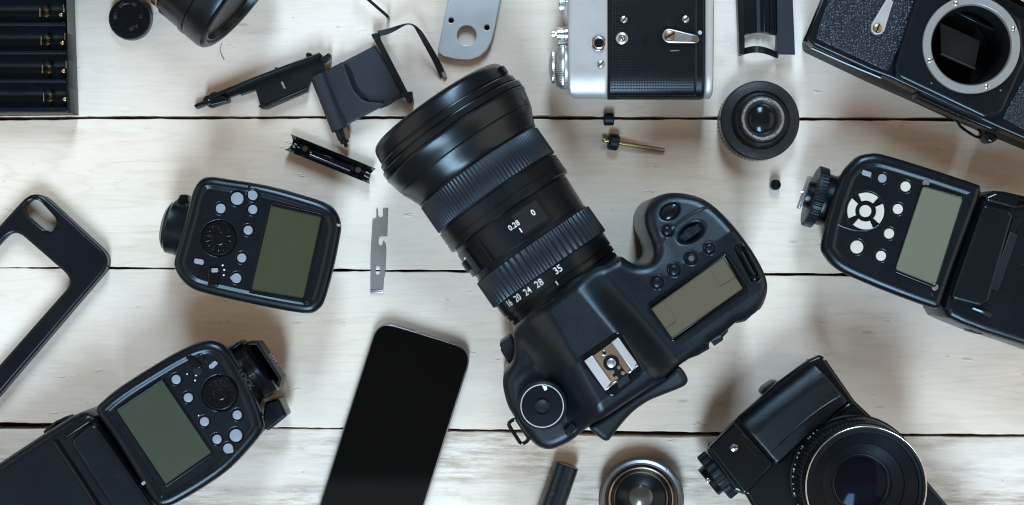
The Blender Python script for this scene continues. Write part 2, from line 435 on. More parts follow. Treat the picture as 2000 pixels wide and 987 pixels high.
def plank_mat(i, wear, tint):
    t = NT('whitewashed_plank_%d' % i); off = (i * 0.37, i * 0.113, 0)
    v1 = t.coord((48, 430, 1), loc=off); v2 = t.coord((14.0, 46, 1), loc=off); v3 = t.coord((7, 13, 1), loc=off); v4 = t.coord((110, 1100, 1), loc=off)
    vf = t.coord((20, 160, 1), loc=(off[1], off[0], 0))
    fine = t.noise(1, v4, detail=3, rough=0.6); grain = t.noise(1, v1, detail=5, rough=0.62); broad = t.noise(1, v2, detail=3); cloud = t.noise(1, v3, detail=4)
    c = t.mix(t.ramp(cloud, 0.3, 0.7), tuple(0.98 * x for x in tint), (tint[0] * 0.89, tint[1] * 0.85, tint[2] * 0.78))
    c = t.mix(t.math('MULTIPLY', t.ramp(grain, 0.44, 0.80), 0.18), c, (0.44, 0.385, 0.30))
    c = t.mix(t.math('MULTIPLY', t.ramp(fine, 0.48, 0.78), 0.18), c, (0.42, 0.38, 0.32))
    c = t.mix(t.math('MULTIPLY', t.ramp(broad, 0.48, 0.75), 0.26), c, (0.52, 0.43, 0.30))
    ringn = t.noise(1, t.coord((3.2, 34, 1), loc=(off[0] + 3, off[1], 0)), detail=3, rough=0.5)
    lines = t.ramp(t.math('SINE', t.math('MULTIPLY', ringn, 95.0)), 0.55, 1.0)
    c = t.mix(t.math('MULTIPLY', t.math('MULTIPLY', lines, t.ramp(cloud, 0.35, 0.62)), 0.17), c, (0.40, 0.325, 0.235))
    # worn places where the paint has gone and grey-brown wood shows
    patch = t.ramp(t.noise(11, t.coord((1, 2.6, 1), loc=off), detail=3, rough=0.55), 0.62 - wear * 0.24, 0.80 - wear * 0.20)
    streak = t.ramp(t.noise(1, vf, detail=10, rough=0.76), 0.44, 0.58)
    wm = t.math('MULTIPLY', t.math('MULTIPLY', patch, streak), min(1.0, 0.35 + wear * 0.42))
    wood = t.mix(grain, (0.15, 0.135, 0.115), (0.42, 0.30, 0.175))
    c = t.mix(wm, c, wood)
    # small dark nicks
    nick = t.math('MULTIPLY', t.math('MAXIMUM', t.ramp(t.vor(34, t.coord((1, 1.7, 1), loc=off)), 0.02, 0.045, (1, 1, 1, 1), (0, 0, 0, 1)), t.ramp(t.vor(1, t.coord((16, 60, 1), rot=(0, 0, .12), loc=off)), 0.03, 0.07, (1, 1, 1, 1), (0, 0, 0, 1))), 0.45)
    c = t.mix(nick, c, (0.30, 0.24, 0.17))
    t.set(Base_Color=c, Roughness=t.math('ADD', t.math('MULTIPLY', cloud, 0.18), 0.40))
    b = t.bump(fine, 0.14, 0.0003); b = t.bump(grain, 0.10, 0.0005, b)
    dent = t.ramp(t.noise(70, t.coord((0.6, 1.5, 1), loc=off), detail=4, rough=0.62), 0.66, 0.71)
    b = t.bump(dent, 0.55, 0.0008, b); b = t.bump(wm, 0.3, 0.0004, b)
    t.set(Normal=b); return t.m

# ------------------------------------------------------------------ the tabletop
base = put('tabletop', slab([(-420, -260), (420, -260), (420, 260), (-420, 260)], -30, -20, 0.5), plain('under_board', (0.07, 0.045, 0.028), 0.8))
base['kind'] = 'structure'
LOC[base.name] = (0, 0, 0)
def edge(pts, seed):
    rnd = random.Random(seed); ph = [rnd.uniform(0, 6.28) for _ in range(4)]
    out = []
    for i in range(201):
        x = -400 + i * 2800 / 200
        y = np.interp(x, [p[0] for p in pts], [p[1] for p in pts])
        y += 0.5 * math.sin(x / 61 + ph[0]) + 0.4 * math.sin(x / 23 + ph[1]) + rnd.uniform(-0.6, 0.6)
        out.append((x, y))
    return out
seams = [((-400, -420), (2400, -420)),]
E = [edge([(-400, -330), (2400, -330)], 1),
     edge([(0, 228), (150, 227), (1000, 226.5), (1500, 229), (2000, 230)], 2), edge([(0, 235), (300, 232.5), (1000, 233), (1500, 235), (1900, 237), (2000, 237)], 3),
     edge([(0, 521.5), (350, 523), (700, 526), (1500, 533), (2000, 535)], 4), edge([(0, 524.5), (350, 526.5), (700, 530.5), (1500, 539), (2000, 541)], 5),
     edge([(0, 826), (150, 827), (260, 831), (560, 834.5), (1000, 839), (1300, 843), (1600, 846), (2000, 849)], 6),
     edge([(0, 839), (150, 840), (260, 839), (560, 838), (1000, 845.5), (1300, 855), (1600, 852.5), (2000, 854.5)], 7),
     edge([(-400, 1200), (2400, 1200)], 8)]
wear = [0.14, 0.22, 0.18, 1.05]
tint = [(0.815, 0.725, 0.655), (0.82, 0.725, 0.64), (0.815, 0.725, 0.65), (0.80, 0.725, 0.67)]
for i in range(4):
    o = PO(E[2 * i] + E[2 * i + 1][::-1], 0)
    put('plank', slab(o, -19.5, 0, 0.35, 3), plank_mat(i, wear[i], tint[i]), base)

# ------------------------------------------------------------------ digital camera in the middle
def unit(a): return (math.cos(a), math.sin(a))
TH = math.radians(34.8)
UX, VX = np.array((math.cos(TH), math.sin(TH))), np.array((-math.sin(TH), math.cos(TH)))
HS = np.array(P(1194.5, 711.5, 107))
def uv(X, Y): return (X - HS[0]) * UX[0] + (Y - HS[1]) * UX[1], (X - HS[0]) * VX[0] + (Y - HS[1]) * VX[1]
def build_camera():
    T = thing('digital_camera', 'large black digital camera with wide zoom lens attached, in the middle of the table', 'camera', P(1200, 680, 90))
    zr = 90
    outl = [(1066, 592), (1110, 559), (1154, 526), (1180, 518), (1200, 507), (1213, 501), (1226, 509), (1243, 517), (1262, 515), (1273, 505), (1278, 490),
            (1272, 467), (1264, 445), (1261, 420), (1268, 400), (1284, 384), (1310, 376), (1340, 377), (1370, 385), (1398, 403), (1425, 430), (1452, 464),
            (1474, 496), (1490, 525), (1499, 550), (1500, 572), (1493, 594), (1478, 612), (1455, 626), (1438, 632), (1420, 648), (1390, 668), (1384, 680),
            (1345, 703), (1300, 733), (1240, 772), (1190, 806), (1152, 832), (1118, 862), (1085, 879), (1064, 881), (1045, 872), (1030, 855), (1010, 826),
            (994, 800), (986, 776), (982, 750), (986, 732), (1000, 708), (1004, 690), (1003, 665), (1004, 645), (1018, 626), (1034, 612)]
    o = spline(PO(outl, zr), 4)
    slot = PO([(1444, 486), (1474, 542)], 92); slot_a, slot_b = np.array(slot[0]), np.array(slot[1])
    wells = [(P(1283.5, 552, 93), 3.4), (P(1317, 528, 93), 3.4), (P(1350, 505, 93), 3.4), (P(1385.5, 485.5, 93), 3.0), (P(1303, 451, 85), 3.0)]
    wheel = np.array(P(1349, 455, 87))
    shut = np.array(P(1308, 414, 84))
    def hf(X, Y, d):
        u, v = uv(X, Y)
        sh = 91.5 + 1.5 * np.tanh(u / 15)
        sh = sh - ss(28, 60, u) * 0.30 * np.maximum(0, v - 20)
        sh = sh - ss(30, 45, u) * 0.30 * np.maximum(0, -14 - v)
        sh = sh - ss(-38, -58, u) * 3.5 - ss(-20, -34, u) * ss(20, 40, v) * 6
        wdt = 16 - 0.1 * v
        t = np.where(u > 0, u - wdt + 2.0, -u - wdt)
        s = np.where(u > 0, ss(-3, 15, t), ss(-2, 20, t))
        top = 107.5 - 0.27 * np.maximum(0, v - 11) - 0.35 * np.maximum(0, -13 - v)
        h = sh + (top - sh) * (1 - s)
        # ledge with the four round buttons, a touch lower than the display deck
        crease = v - (34.5 + 0.10 * (u - 70) + 5.0 * ((u - 62) / 22) ** 2 * -1)
        h = h + 0.9 * ss(-0.5, 0.6, v - (39 - 0.012 * (u - 75) ** 2)) * ss(52, 56, u)
        # lug slot beside the display
        ab = slot_b - slot_a; tt = np.clip(((X - slot_a[0]) * ab[0] + (Y - slot_a[1]) * ab[1]) / (ab @ ab), 0, 1)
        ds = np.hypot(X - slot_a[0] - tt * ab[0], Y - slot_a[1] - tt * ab[1]); h = h - 4.0 * (1 - ss(1.6, 2.9, ds))
        for (c, r) in wells: h = h - 0.9 * (1 - ss(r - 0.2, r + 0.5, np.hypot(X - c[0], Y - c[1])))
        du, dv = (X - wheel[0]) * UX[0] + (Y - wheel[1]) * UX[1], (X - wheel[0]) * VX[0] + (Y - wheel[1]) * VX[1]
        h = h - 3.2 * (1 - ss(0.55, 1.0, np.hypot(du / 9.0, dv / 5.2)))
        du, dv = (X - shut[0]) * UX[0] + (Y - shut[1]) * UX[1], (X - shut[0]) * VX[0] + (Y - shut[1]) * VX[1]
        h = h - 1.6 * (1 - ss(0.8, 1.05, np.hypot(du / 5.8, dv / 4.0)))
        return h
    body = put('body', hsolid(o, hf, 0.3, 5.5, 0.6), M['body'], T, sharp=50)
    def zof(px, py, z=92):
        x, y = P(px, py, z); return float(hf(np.array([[x]]), np.array([[y]]), np.array([[20.0]]))[0, 0])
    # rubber thumb rest bumps and rear wheel on the back edge
    for (a, b, z, r) in (((1390, 663), (1418, 643), 78, 2.2), ((1436, 626), (1463, 614), 82, 2.0), ((1470, 606), (1487, 590), 82, 1.8)):
        put('rear_ridge', tube([P3(*a, z), P3((a[0] + b[0]) / 2 + 1.5, (a[1] + b[1]) / 2 + 1.5, z + 1), P3(*b, z)], [r * .8, r, r * .8], 10), M['rubber'], T)
    put('rear_wheel', lathe([(0, -3), (5.5, -3), (6, -2.5), (6, 2.5), (5.5, 3), (0, 3)], P3(1391, 651, 74), (UX[0], UX[1], 0), 48,
        lambda t, r, k: r + (0.3 * math.cos(24 * t) if r > 5 else 0)), M['rubber'], T)
    put('rear_glint', bar(P(1349, 678, 88), P(1353, 688, 88), 1.6, 84, 89.5), M['chrome'], T)  # chrome bit added for a small metal glint
    put('rear_ridge', tube([P3(1340, 697, 84), P3(1360, 687, 84), P3(1382, 676, 82)], [1.6, 2.2, 1.8], 10), M['rubber'], T)
    # eyecup
    eo = spline(PO([(1152, 831), (1190, 806), (1240, 772), (1300, 733), (1322, 716), (1333, 722), (1342, 738), (1341, 748), (1330, 757), (1300, 769), (1266, 783), (1236, 804),
                    (1212, 830), (1196, 851), (1188, 860), (1178, 859), (1164, 848)], 88), 4)
    def ehf(X, Y, d):
        u, v = uv(X, Y); return 95.5 + 0.28 * (v + 17) + 0.0016 * (u - 2) ** 2
    put('eyecup', hsolid(eo, ehf, 62, 3.2, 0.6), M['rubber'], T, sharp=50)
    put('eyecup_rail', slab(PO([(1152, 826), (1172, 812), (1181, 815), (1300, 741), (1298, 733), (1316, 722), (1310, 712), (1150, 815)], 94), 80, 94.6, 0.6), M['black'], T)
    # strap lug on the side and port cover
    c = np.array(P(1013, 843, 80)); ax = np.array(P(1027, 864, 80)) - np.array(P(1000, 822, 80)); ln = np.linalg.norm(ax); ax /= ln; pr = np.array((-ax[1], ax[0]))
    loop = [c + ax * s * (ln / 2) + pr * q * 2.6 for s, q in ((-1, -1), (1, -1), (1, 1), (-1, 1))]
    put('strap_lug', tube([(p[0], p[1], 80) for p in rounded([tuple(p) for p in loop], 2.2, 5)], 1.0, 8, True), M['gloss'], T)
    put('port_cover', slab(rounded(PO([(975, 673), (997, 656), (1015, 690), (994, 712)], 66), 1.2), 30, 67, 1.2), M['rubber'], T)
    put('port_cover', slab(rounded(PO([(977, 683), (1000, 662), (1016, 700), (996, 716)], 60), 1.2), 12, 60, 1.2), M['rubber'], T)
    # mode dial
    zc = 90.0; md = P(1059, 793.5, 101)
    dl = put('mode_dial', lathe([(12.9, zc - 4), (12.9, zc + 7.5), (12.4, zc + 8.6), (11.2, zc + 9.4), (0, zc + 9.4)], md, n=180,
        rf=lambda t, r, k: r + (0.22 * math.cos(60 * t) if r > 12 else 0)), M['rubber'], T)
    put('dial_ring', lathe([(11.2, zc + 9.2), (11.2, zc + 10.3), (11.1, zc + 10.5), (10.75, zc + 10.5), (10.65, zc + 10.2), (10.4, zc + 9.2)], md, n=96), M['bright'], dl)
    put('dial_face', lathe([(10.4, zc + 9), (10.4, zc + 10.1), (4.4, zc + 10.3), (4.1, zc + 9.2), (0, zc + 9.2)], md, n=64), M['black'], dl)
    put('dial_button', lathe([(3.5, zc + 8.5), (3.5, zc + 10.6), (3.1, zc + 11.0), (2.0, zc + 10.8), (0, zc + 10.7)], md, n=40), M['rubber'], dl)
    a = P(1062, 754, 101); b = P(1071, 765, 101)
    put('index_mark', slab([P(1058, 753, 101), P(1068, 754.5, 101), P(1069, 761, 101), P(1064, 764, 101)], zc + 10.2, zc + 10.8, 0.05), M['white'], dl)
    put('dial_lever', slab(rounded(PO([(1100, 838), (1118, 822), (1128, 836), (1108, 854)], 92), 1.5), 84, 93.5, 1.5), M['black'], T)
    # hot shoe
    sf = rounded(PO([(1130, 699), (1204, 648), (1216, 650), (1259, 722), (1252, 734), (1202, 775), (1190, 775), (1132, 708)], 108), 3.0)
    fr = put('shoe_frame', slab(sf, 100, 108.3, 1.0), M['gloss'], T)
    q = [(1141, 705.6), (1208, 659.5), (1248, 715), (1182, 763.5)]
    Q = [np.array(p, float) for p in q]
    def sp(s, t): return tuple((Q[0] * (1 - s) + Q[1] * s) * (1 - t) + (Q[3] * (1 - s) + Q[2] * s) * t)
    pl = put('shoe_plate', slab(PO([sp(.02, .02), sp(.98, .02), sp(.98, .98), sp(.02, .98)], 109), 106, 108.9, 0.1), M['copper'], T)
    for s0, s1, e0, e1 in ((0.0, 0.235, 0.0, 1.0), (0.80, 1.0, 0.0, 1.0)):
        put('shoe_rail', slab(PO([sp(s0, e0), sp(s1, e0), sp(s1, e1 - .1), sp(s0, e1)], 111), 108.9, 110.6, 0.35), M['silver'], T)
    put('shoe_lip', slab(PO([sp(0.01, .955), sp(.36, .955), sp(.36, 1.0), sp(0.01, 1.0)], 110), 107.5, 110.2, 0.2), M['chrome'], T)
    put('shoe_lip', slab(PO([sp(.70, .955), sp(.99, .955), sp(.99, 1.0), sp(.70, 1.0)], 110), 107.5, 110.2, 0.2), M['chrome'], T)
    put('contact_block', join(slab(circle(P(1194, 709.5, 109.5), 4.1, 40), 108.5, 109.5, 0.2), slab(PO([(1188, 716), (1206, 705), (1229, 737), (1207, 753)], 109.4), 108.5, 109.35, 0.2)), M['black'], T)
    put('contact_cover', slab(PO([(1204, 745), (1226, 731), (1231, 744), (1209, 759)], 109.8), 108, 109.8, 0.3), M['rubber'], T)
    for x, y, r in ((1194, 709.5, 2.3), (1209, 718, 1.05), (1196, 727, 1.05), (1217, 729, 1.05), (1203.5, 738.5, 1.05)):
        put('shoe_contact', lathe([(r, 109.2), (r, 109.8), (r * .8, 110), (0, 110.05)], P(x, y, 110), n=24), M['copper'] if r < 2 else M['steel'], T)
    put('lock_pin_hole', lathe([(1.35, 108.7), (1.35, 109.4), (1.0, 109.5), (0.85, 109.1)], P(1180, 690, 109), n=24), M['chrome'], T)
    put('lock_pin_hole', lathe([(0.9, 109.0), (0, 109.0)], P(1180, 690, 109), n=20), M['dark'], T)
    # top display
    zl = 95.2
    bz = put('display_bezel', slab([rounded(PO([(1262, 599), (1419, 493), (1467, 565), (1314, 671)], zl), 2.4), PO([(1273, 603.5), (1413, 503), (1451, 564), (1313, 661)], zl)], 89, zl, 0.7), M['gloss'], T)
    zs = zl - 0.9
    lcd = put('display', slab(PO([(1270, 603.5), (1413.5, 500), (1454, 564), (1312.5, 664)], zs), 89, zs, 0.0), M['lcd_warm'], T)
    def seg(pts): return strip([P3(x, y, zs + .06) for x, y in pts], [P3(x + .9, y + .9, zs + .06) for x, y in pts], 0.03)
    put('display_mark', seg(spline([(1387, 527), (1397, 543), (1404, 555), (1409, 557), (1414, 555), (1438, 540)], 3, False)), M['line'], lcd)
    put('display_mark', seg(spline([(1297, 588), (1308, 606), (1318, 622), (1319, 627), (1315, 631), (1300, 641)], 3, False)), M['line'], lcd)
    # buttons
    for x, y, r, m in ((1283.5, 552, 2.8, 'black'), (1317, 528, 2.8, 'black'), (1385.5, 485.5, 2.4, 'black'), (1303, 451, 2.3, 'black')):
        z = zof(x, y) - 0.2
        put('button', lathe([(r, z - 1.0), (r, z + 0.9), (r * .85, z + 1.5), (r * .5, z + 1.8), (0, z + 1.9)], P(x, y, z), n=32), M[m], T)
    z = zof(1350, 505) - 0.2
    b = put('button', lathe([(2.9, z - 1.0), (2.9, z + 0.9), (2.6, z + 1.4), (2.0, z + 1.3), (1.8, z + 0.9), (0, z + 0.7)], P(1350, 505, z), n=32), M['black'], T)
    put('button_centre', lathe([(1.7, z + .6), (1.5, z + 1.25), (0, z + 1.3)], P(1350, 505, z), n=24), plain('dull_grey_cap', (0.06, 0.062, 0.066), 0.5), b)
    z = zof(1308, 414, 84) + 1.4; cx, cy = P(1308, 414, z)
    V, F = lathe([(1.0, z - 1.5), (1.0, z + .5), (0.94, z + .8), (0.6, z + .35), (0, z + .1)], (0, 0), n=40)
    put('shutter_button', ([(cx + UX[0] * v[0] * 5.2 + VX[0] * v[1] * 3.4, cy + UX[1] * v[0] * 5.2 + VX[1] * v[1] * 3.4, v[2]) for v in V], F), M['gloss'], T)
    put('front_dial', lathe([(0, -2.0), (6.6, -2.0), (7, -1.6), (7, 1.6), (6.6, 2.0), (0, 2.0)], (wheel[0], wheel[1], 83.6), (VX[0], VX[1], 0), 112,
        lambda t, r, k: r + (0.42 * (1 if math.cos(28 * t) > 0 else -1) * 0.5 if r > 6 else 0)), M['rubber'], T)
    put('strap_bar', tube([P3(1448, 492, 91), P3(1472, 537, 91)], 0.9, 8), M['gloss'], T)
    put('strap_bar', tube(spline([P3(1468, 541, 91.5), P3(1474, 545, 91.8), P3(1481, 541, 91.8), P3(1483, 534, 91.5)], 4, False), 0.5, 6), M['gloss'], T)

    # ---------------- zoom lens
    AZ = 50.0; TL = math.radians(2.0); Mx = np.array(P(1103.5, 569.5, AZ)); A3 = np.array((VX[0] * math.cos(TL), VX[1] * math.cos(TL), -math.sin(TL))); O3 = np.array((Mx[0], Mx[1], AZ))
    E2 = np.array((UX[0], UX[1], 0.0)); Zv = np.array((VX[0] * math.sin(TL), VX[1] * math.sin(TL), math.cos(TL)))   # the heavy lens tips the camera forward a little
    def on(a, phi, r): return tuple(O3 + A3 * a + Zv * r * math.cos(phi) + E2 * r * math.sin(phi))
    def hit(px, py, r):
        c = np.array((0, 0, D)); p = np.array(P3(px, py, 0)); d = p - c
        oc = c - O3; dp = d - A3 * (d @ A3); op = oc - A3 * (oc @ A3)
        a_, b_, c_ = dp @ dp, 2 * dp @ op, op @ op - r * r
        t = (-b_ - math.sqrt(max(0, b_ * b_ - 4 * a_ * c_))) / (2 * a_); q = c + d * t - O3
        return float(q @ A3), math.atan2(float(q @ E2), float(q @ Zv))
    LN = put('lens_barrel', lathe([(30, -4), (34.2, -4), (34.4, 2.2), (33.6, 2.4), (33.6, 3.2), (34.8, 3.4), (35.0, 6.2), (34.4, 6.5), (34.4, 7.1), (35.2, 7.3), (35.4, 14.2), (35, 14.6), (35, 30.8), (35.6, 31.2), (35.6, 32.3), (35.0, 32.6), (35.0, 33.2),
        (35.3, 33.6), (36.2, 50.6), (36.2, 51.2), (35.6, 51.4), (35.6, 51.9), (37.9, 52.3), (38.4, 53), (38.4, 56.4), (38.0, 56.6), (38.0, 57.2), (38.4, 57.4), (38.4, 63.8), (37.2, 64.4), (37.2, 82.8), (38.4, 83.2), (38.6, 84.6), (39.4, 86.4),
        (40.9, 90), (42.3, 92.6), (42.6, 93.6), (42.2, 93.8), (42.2, 94.3), (42.9, 94.5), (43.8, 98), (44.9, 102.8), (45.3, 103.4), (45.3, 104.2), (44.2, 104.5), (44.2, 105.0), (45.2, 105.3), (45.3, 108.0), (45.0, 108.6), (43.4, 108.9), (43.3, 109.4), (44.0, 109.7),
        (43.9, 112.4), (43.4, 112.9), (42.3, 113.1), (42.2, 113.7), (42.7, 114.0), (42.2, 119.5), (41.6, 121.4), (40.6, 122.6), (39.2, 123.3), (37.6, 123.2), (37.0, 121.5), (0, 121.0)], O3, A3, 160), M['lens'], T, sharp=28)
    def rib_ring(name, a0, a1, r, n, amp, flat):
        m = n * 8
        def rf(t, rr, k):
            if k in (0, 5): return rr
            s = math.cos(n * t); return rr + amp * (math.copysign(abs(s) ** flat, s))
        return put(name, lathe([(r - 1.2, a0), (r - .3, a0 + .2), (r, a0 + .7), (r, a1 - .7), (r - .3, a1 - .2), (r - 1.2, a1)], O3, A3, m, rf), M['ring'], T, sharp=60)
    rib_ring('zoom_ring', 14.4, 31.0, 36.5, 60, 0.60, 0.42)
    rib_ring('focus_ring', 65.2, 82.2, 38.2, 108, 0.36, 0.55)
    def patch(px_poly, r, m=10):
        pts = [hit(x, y, r) for x, y in px_poly]; a = [p[0] for p in pts]; f = [p[1] for p in pts]
        return min(a), max(a), min(f), max(f)
    def plate(a0, a1, f0, f1, r0, r1, n=24):
        V, F = [], []
        for i in range(n + 1):
            f = f0 + (f1 - f0) * i / n
            V += [on(a0, f, r0), on(a0 + .25, f, r1), on(a1 - .25, f, r1), on(a1, f, r0)]
        for i in range(n):
            b = 4 * i
            F += [(b + k, b + 4 + k, b + 5 + k, b + 1 + k) for k in range(3)]
        F += [(0, 1, 2, 3), (4 * n + 3, 4 * n + 2, 4 * n + 1, 4 * n)]
        return V, [f[::-1] for f in F]
    # distance window
    a_lo, _ = hit(1020, 452, 36); a_hi, _ = hit(1048, 380, 36)
    fl = hit(955, 478, 36)[1]; fr_ = hit(1062, 408, 36)[1]
    a_lo, a_hi = 36.2, 49.2
    put('scale_panel', plate(a_lo - 1.6, a_hi + .9, fl - .03, fr_ + .05, 34.5, 36.25), M['black'], LN)
    wn = put('distance_window', plate(a_lo + .2, a_hi - .6, hit(1000, 425, 36)[1], hit(1050, 398, 36)[1], 34.5, 36.5), M['window'], LN)
    def lens_text(s, px, py, r, size, par, bold=0.05, narrow=0.9):
        a, f = hit(px, py, r)
        put('lettering', text_vf(s, size, lambda x, y: on(a + y, f + x / r, r + .08), bold=bold, narrow=narrow), M['white'], par, smooth=False)
    lens_text('0.28', 1004, 441, 36.5, 4.2, LN, 0.04); lens_text('0', 1041.5, 416, 36.5, 4.6, LN, 0.09)
    for s, x, y in (('16', 995, 593), ('20', 1011, 582.5), ('24', 1030.5, 569.5), ('28', 1053, 554), ('35', 1090, 527)):
        lens_text(s, x, y, 35.3, 5.3, LN, 0.04 if s != '35' else 0.07)
    def tick(x, y, r, ln, wd=0.7):
        a, f = hit(x, y, r); put('index_line', plate(a - ln / 2, a + ln / 2, f - wd / 2 / r, f + wd / 2 / r, r - .3, r + .12, 3), M['white'], LN)
    for q0, q1 in ((a_lo - 1.7, a_lo - 1.4), (a_hi + .8, a_hi + 1.1)): put('window_edge', plate(q0, q1, fl - .03, fr_ + .05, 35.5, 36.6), M['gloss'], LN)
    f_ = hit(945, 484, 36)[1]; put('window_edge', plate(a_lo - 1.6, a_hi + .9, f_ - .004, f_ + .004, 35.5, 36.8, 2), M['ring'], LN)
    tick(1017, 450, 36.4, 3.0); tick(1087.5, 553, 35.0, 3.0); 
    # focus switch block on the side of the barrel
    sb = put('switch_panel', plate(34.5, 49.5, -1.45, -0.98, 34.0, 37.0, 10), M['black'], LN)
    put('switch', plate(38.5, 44.5, -1.36, -1.24, 36.0, 38.4, 4), M['rubber'], LN)
    a, f = hit(908, 505, 37.1); put('switch_dot', plate(a - .7, a + .7, f - .03, f + .03, 36.5, 37.3, 3), M['white'], LN)
    # bumps on the front rim where a hood locks on
    a, f = hit(985, 138, 44.0); put('hood_tab', plate(114.2, 119.0, f - .02, f + .10, 42.5, 44.2, 6), M['lens'], LN)
build_camera()

# ------------------------------------------------------------------ flash units
def well(hs, X, Y, z):
    h = 0
    for (c, r, dep) in hs: h = h + dep * (1 - ss(r - 0.1, r + 0.55, np.hypot(X - c[0], Y - c[1])))
    return h
def round_button(T, px, py, rpx, z, mat, h=1.1):
    r = L(rpx, z) * .95
    put('button', lathe([(r, z - 1.5), (r, z + h - .35), (r - .15, z + h - .1), (r - .5, z + h), (0, z + h + .12)], P(px, py, z + h), n=36), mat, T)
def drop_button(T, px, py, rpx, z, mat, ang):
    """round button drawn out to a corner"""
    r = L(rpx, z); c = P(px, py, z); o = []
    for i in range(28):
        t = ang + PI / 4 + i / 27 * (2 * PI - PI / 2); o.append((c[0] + r * math.cos(t), c[1] + r * math.sin(t)))
    o.append((c[0] + r * 1.35 * math.cos(ang), c[1] + r * 1.35 * math.sin(ang)))
    put('button', slab(o, z - 1, z + 1.0, 0.3), mat, T)
def click_wheel(T, px, py, rpx, z, ang):
    c = P(px, py, z); r = L(rpx, z)
    W = put('control_wheel', lathe([(r, z - 1.4), (r, z + .5), (r - .3, z + .9), (r - .9, z + 1.0), (r - 1.3, z + .4), (r * .42, z + .15), (r * .40, z + .5), (r * .36, z + .6), (r * .33, z + .1), (0, z - .1)], c, n=64), M['gloss'], T)
    for k in range(14):
        t = ang + 2 * PI * k / 14
        a = (c[0] + r * .48 * math.cos(t), c[1] + r * .48 * math.sin(t)); b = (c[0] + r * .80 * math.cos(t), c[1] + r * .80 * math.sin(t))
        put('wheel_rib', bar(a, b, 0.62, z + .2, z + 1.15, 0.28), M['gloss'], W)
def screen(T, quad, z, mat, rim=3.0, lift=0.5, r=1.0, rim_mat='gloss'):
    c = np.mean(np.array(quad), 0)
    out = [tuple(c + (np.array(p) - c) * (1 + rim * 1.6 / np.linalg.norm(np.array(p) - c))) for p in quad]
    put('display_rim', slab([rounded(PO(out, z + lift), r + .4), rounded(PO(quad, z + lift), r)], z - 1.5, z + lift, 0.3), M[rim_mat], T)
    return put('display', slab(rounded(PO(quad, z), r), z - 2, z + .1, 0.0), mat, T)
def foot_cyl(T, name, px, py, z, axis_px, prof, mat, n=64, rf=None):
    a = np.array((axis_px[0], -axis_px[1], 0.0)); return put(name, lathe(prof, P3(px, py, z), a, n, rf), mat, T)

def build_flash_short():
    T = thing('flash_controller', 'rounded black flash controller with dark olive screen, below the shutter parts', 'flash', P(500, 480, 30))
    z = 52.0
    o = spline(PO([(389, 351), (408, 345), (440, 349), (520, 362), (596, 383), (636, 397), (656, 413), (665, 440), (661, 472), (649, 530), (634, 584), (622, 604),
                   (602, 613), (560, 608), (480, 592), (405, 575), (372, 564), (350, 545), (339, 524), (338, 508), (347, 474), (362, 420), (374, 374)], z), 4)
    ws = [(P(463, 388, z), 4.1, .9), (P(430.7, 407.4, z), 3.2, .9), (P(493.5, 409.4, z), 3.1, .9), (P(484.4, 450, z), 3.1, .9), (P(472, 504, z), 3.1, .9), (P(462, 543.7, z), 3.2, .9), (P(494, 382, z), 3.2, .9), (P(427, 466, z), 9.6, 1.0)]
    def hf(X, Y, d): return z - 1.1 * ss(4.4, 7.0, d) - well(ws, X, Y, z)
    put('housing', hsolid(o, hf, 6, 4.2, 0.42, 10.0), M['black'], T, sharp=50)
    zp = z - 1.1
    screen(T, [(529, 402), (627, 424.5), (592, 583), (491, 566)], zp + .2, M['lcd_olive'], 5, 0.7, 0.8)
    put('display_clip', tube([P3(592, 586, zp + 1), P3(597, 592, zp + .9), P3(594, 597, zp + .8)], 0.7, 6), M['gloss'], T)
    for x, y, r in ((463, 388, 13), (430.7, 407.4, 10), (493.5, 409.4, 9.4), (484.4, 450, 9.4), (472, 504, 9.4)): round_button(T, x, y, r, zp - .5, M['btn_grey'])
    drop_button(T, 494, 382, 9.3, zp - .5, M['btn_grey'], math.radians(135)); drop_button(T, 462, 543.7, 9.6, zp - .5, M['btn_grey'], math.radians(175))
    click_wheel(T, 427, 466, 33, zp - .3, 0.22)
    put('button', slab(rounded(PO([(380, 504.5), (397, 507.5), (399, 513), (396, 518), (379, 514.5)], zp), 1.0), zp - 1, zp + .7, 0.3), M['btn_grey'], T)
    put('power_lever', slab(rounded(PO([(408, 523), (427, 520), (430, 532), (427, 560), (406, 560), (406, 535)], zp), 1.6), zp - 1, zp + 1.6, 0.8), M['gloss'], T)
    put('lever_tip', slab(rounded(PO([(412, 524), (426, 524), (426, 532), (413, 533)], zp + 2), .8), zp, zp + 2.1, 0.5), M['btn_grey'], T)
    for x, y in ((435, 518.6), (438, 527.5), (437, 537.7)): put('status_mark', lathe([(.55, zp - .3), (.5, zp + .15), (0, zp + .2)], P(x, y, zp), n=14), M['white'], T)
    put('light_strip', slab(rounded(PO([(646, 435), (665, 438), (664, 443), (652, 441)], z), .5), z - 4, z - .6, 0.3), M['btn_grey'], T)
    put('panel_seam', slab(PO([(485, 357), (490, 358), (488, 372), (483, 371)], z + .2), z - 2, z - .05, .2), M['dark'], T)
    ax = (-0.975, -0.22)
    foot_cyl(T, 'mounting_foot', 352, 446, 27, ax, [(0, -22), (17.0, -22), (16.6, -4), (15.2, 0), (15.2, 5), (14.6, 5.6), (13.6, 6.2), (13.2, 7.2), (10, 9.0), (0, 9.4)], M['black'], 48)
    put('locking_lever', slab(rounded(PO([(340, 402), (352, 380), (368, 380), (366, 398), (348, 412)], 32), 1.4), 24, 33, 1.0), M['gloss'], T)
build_flash_short()

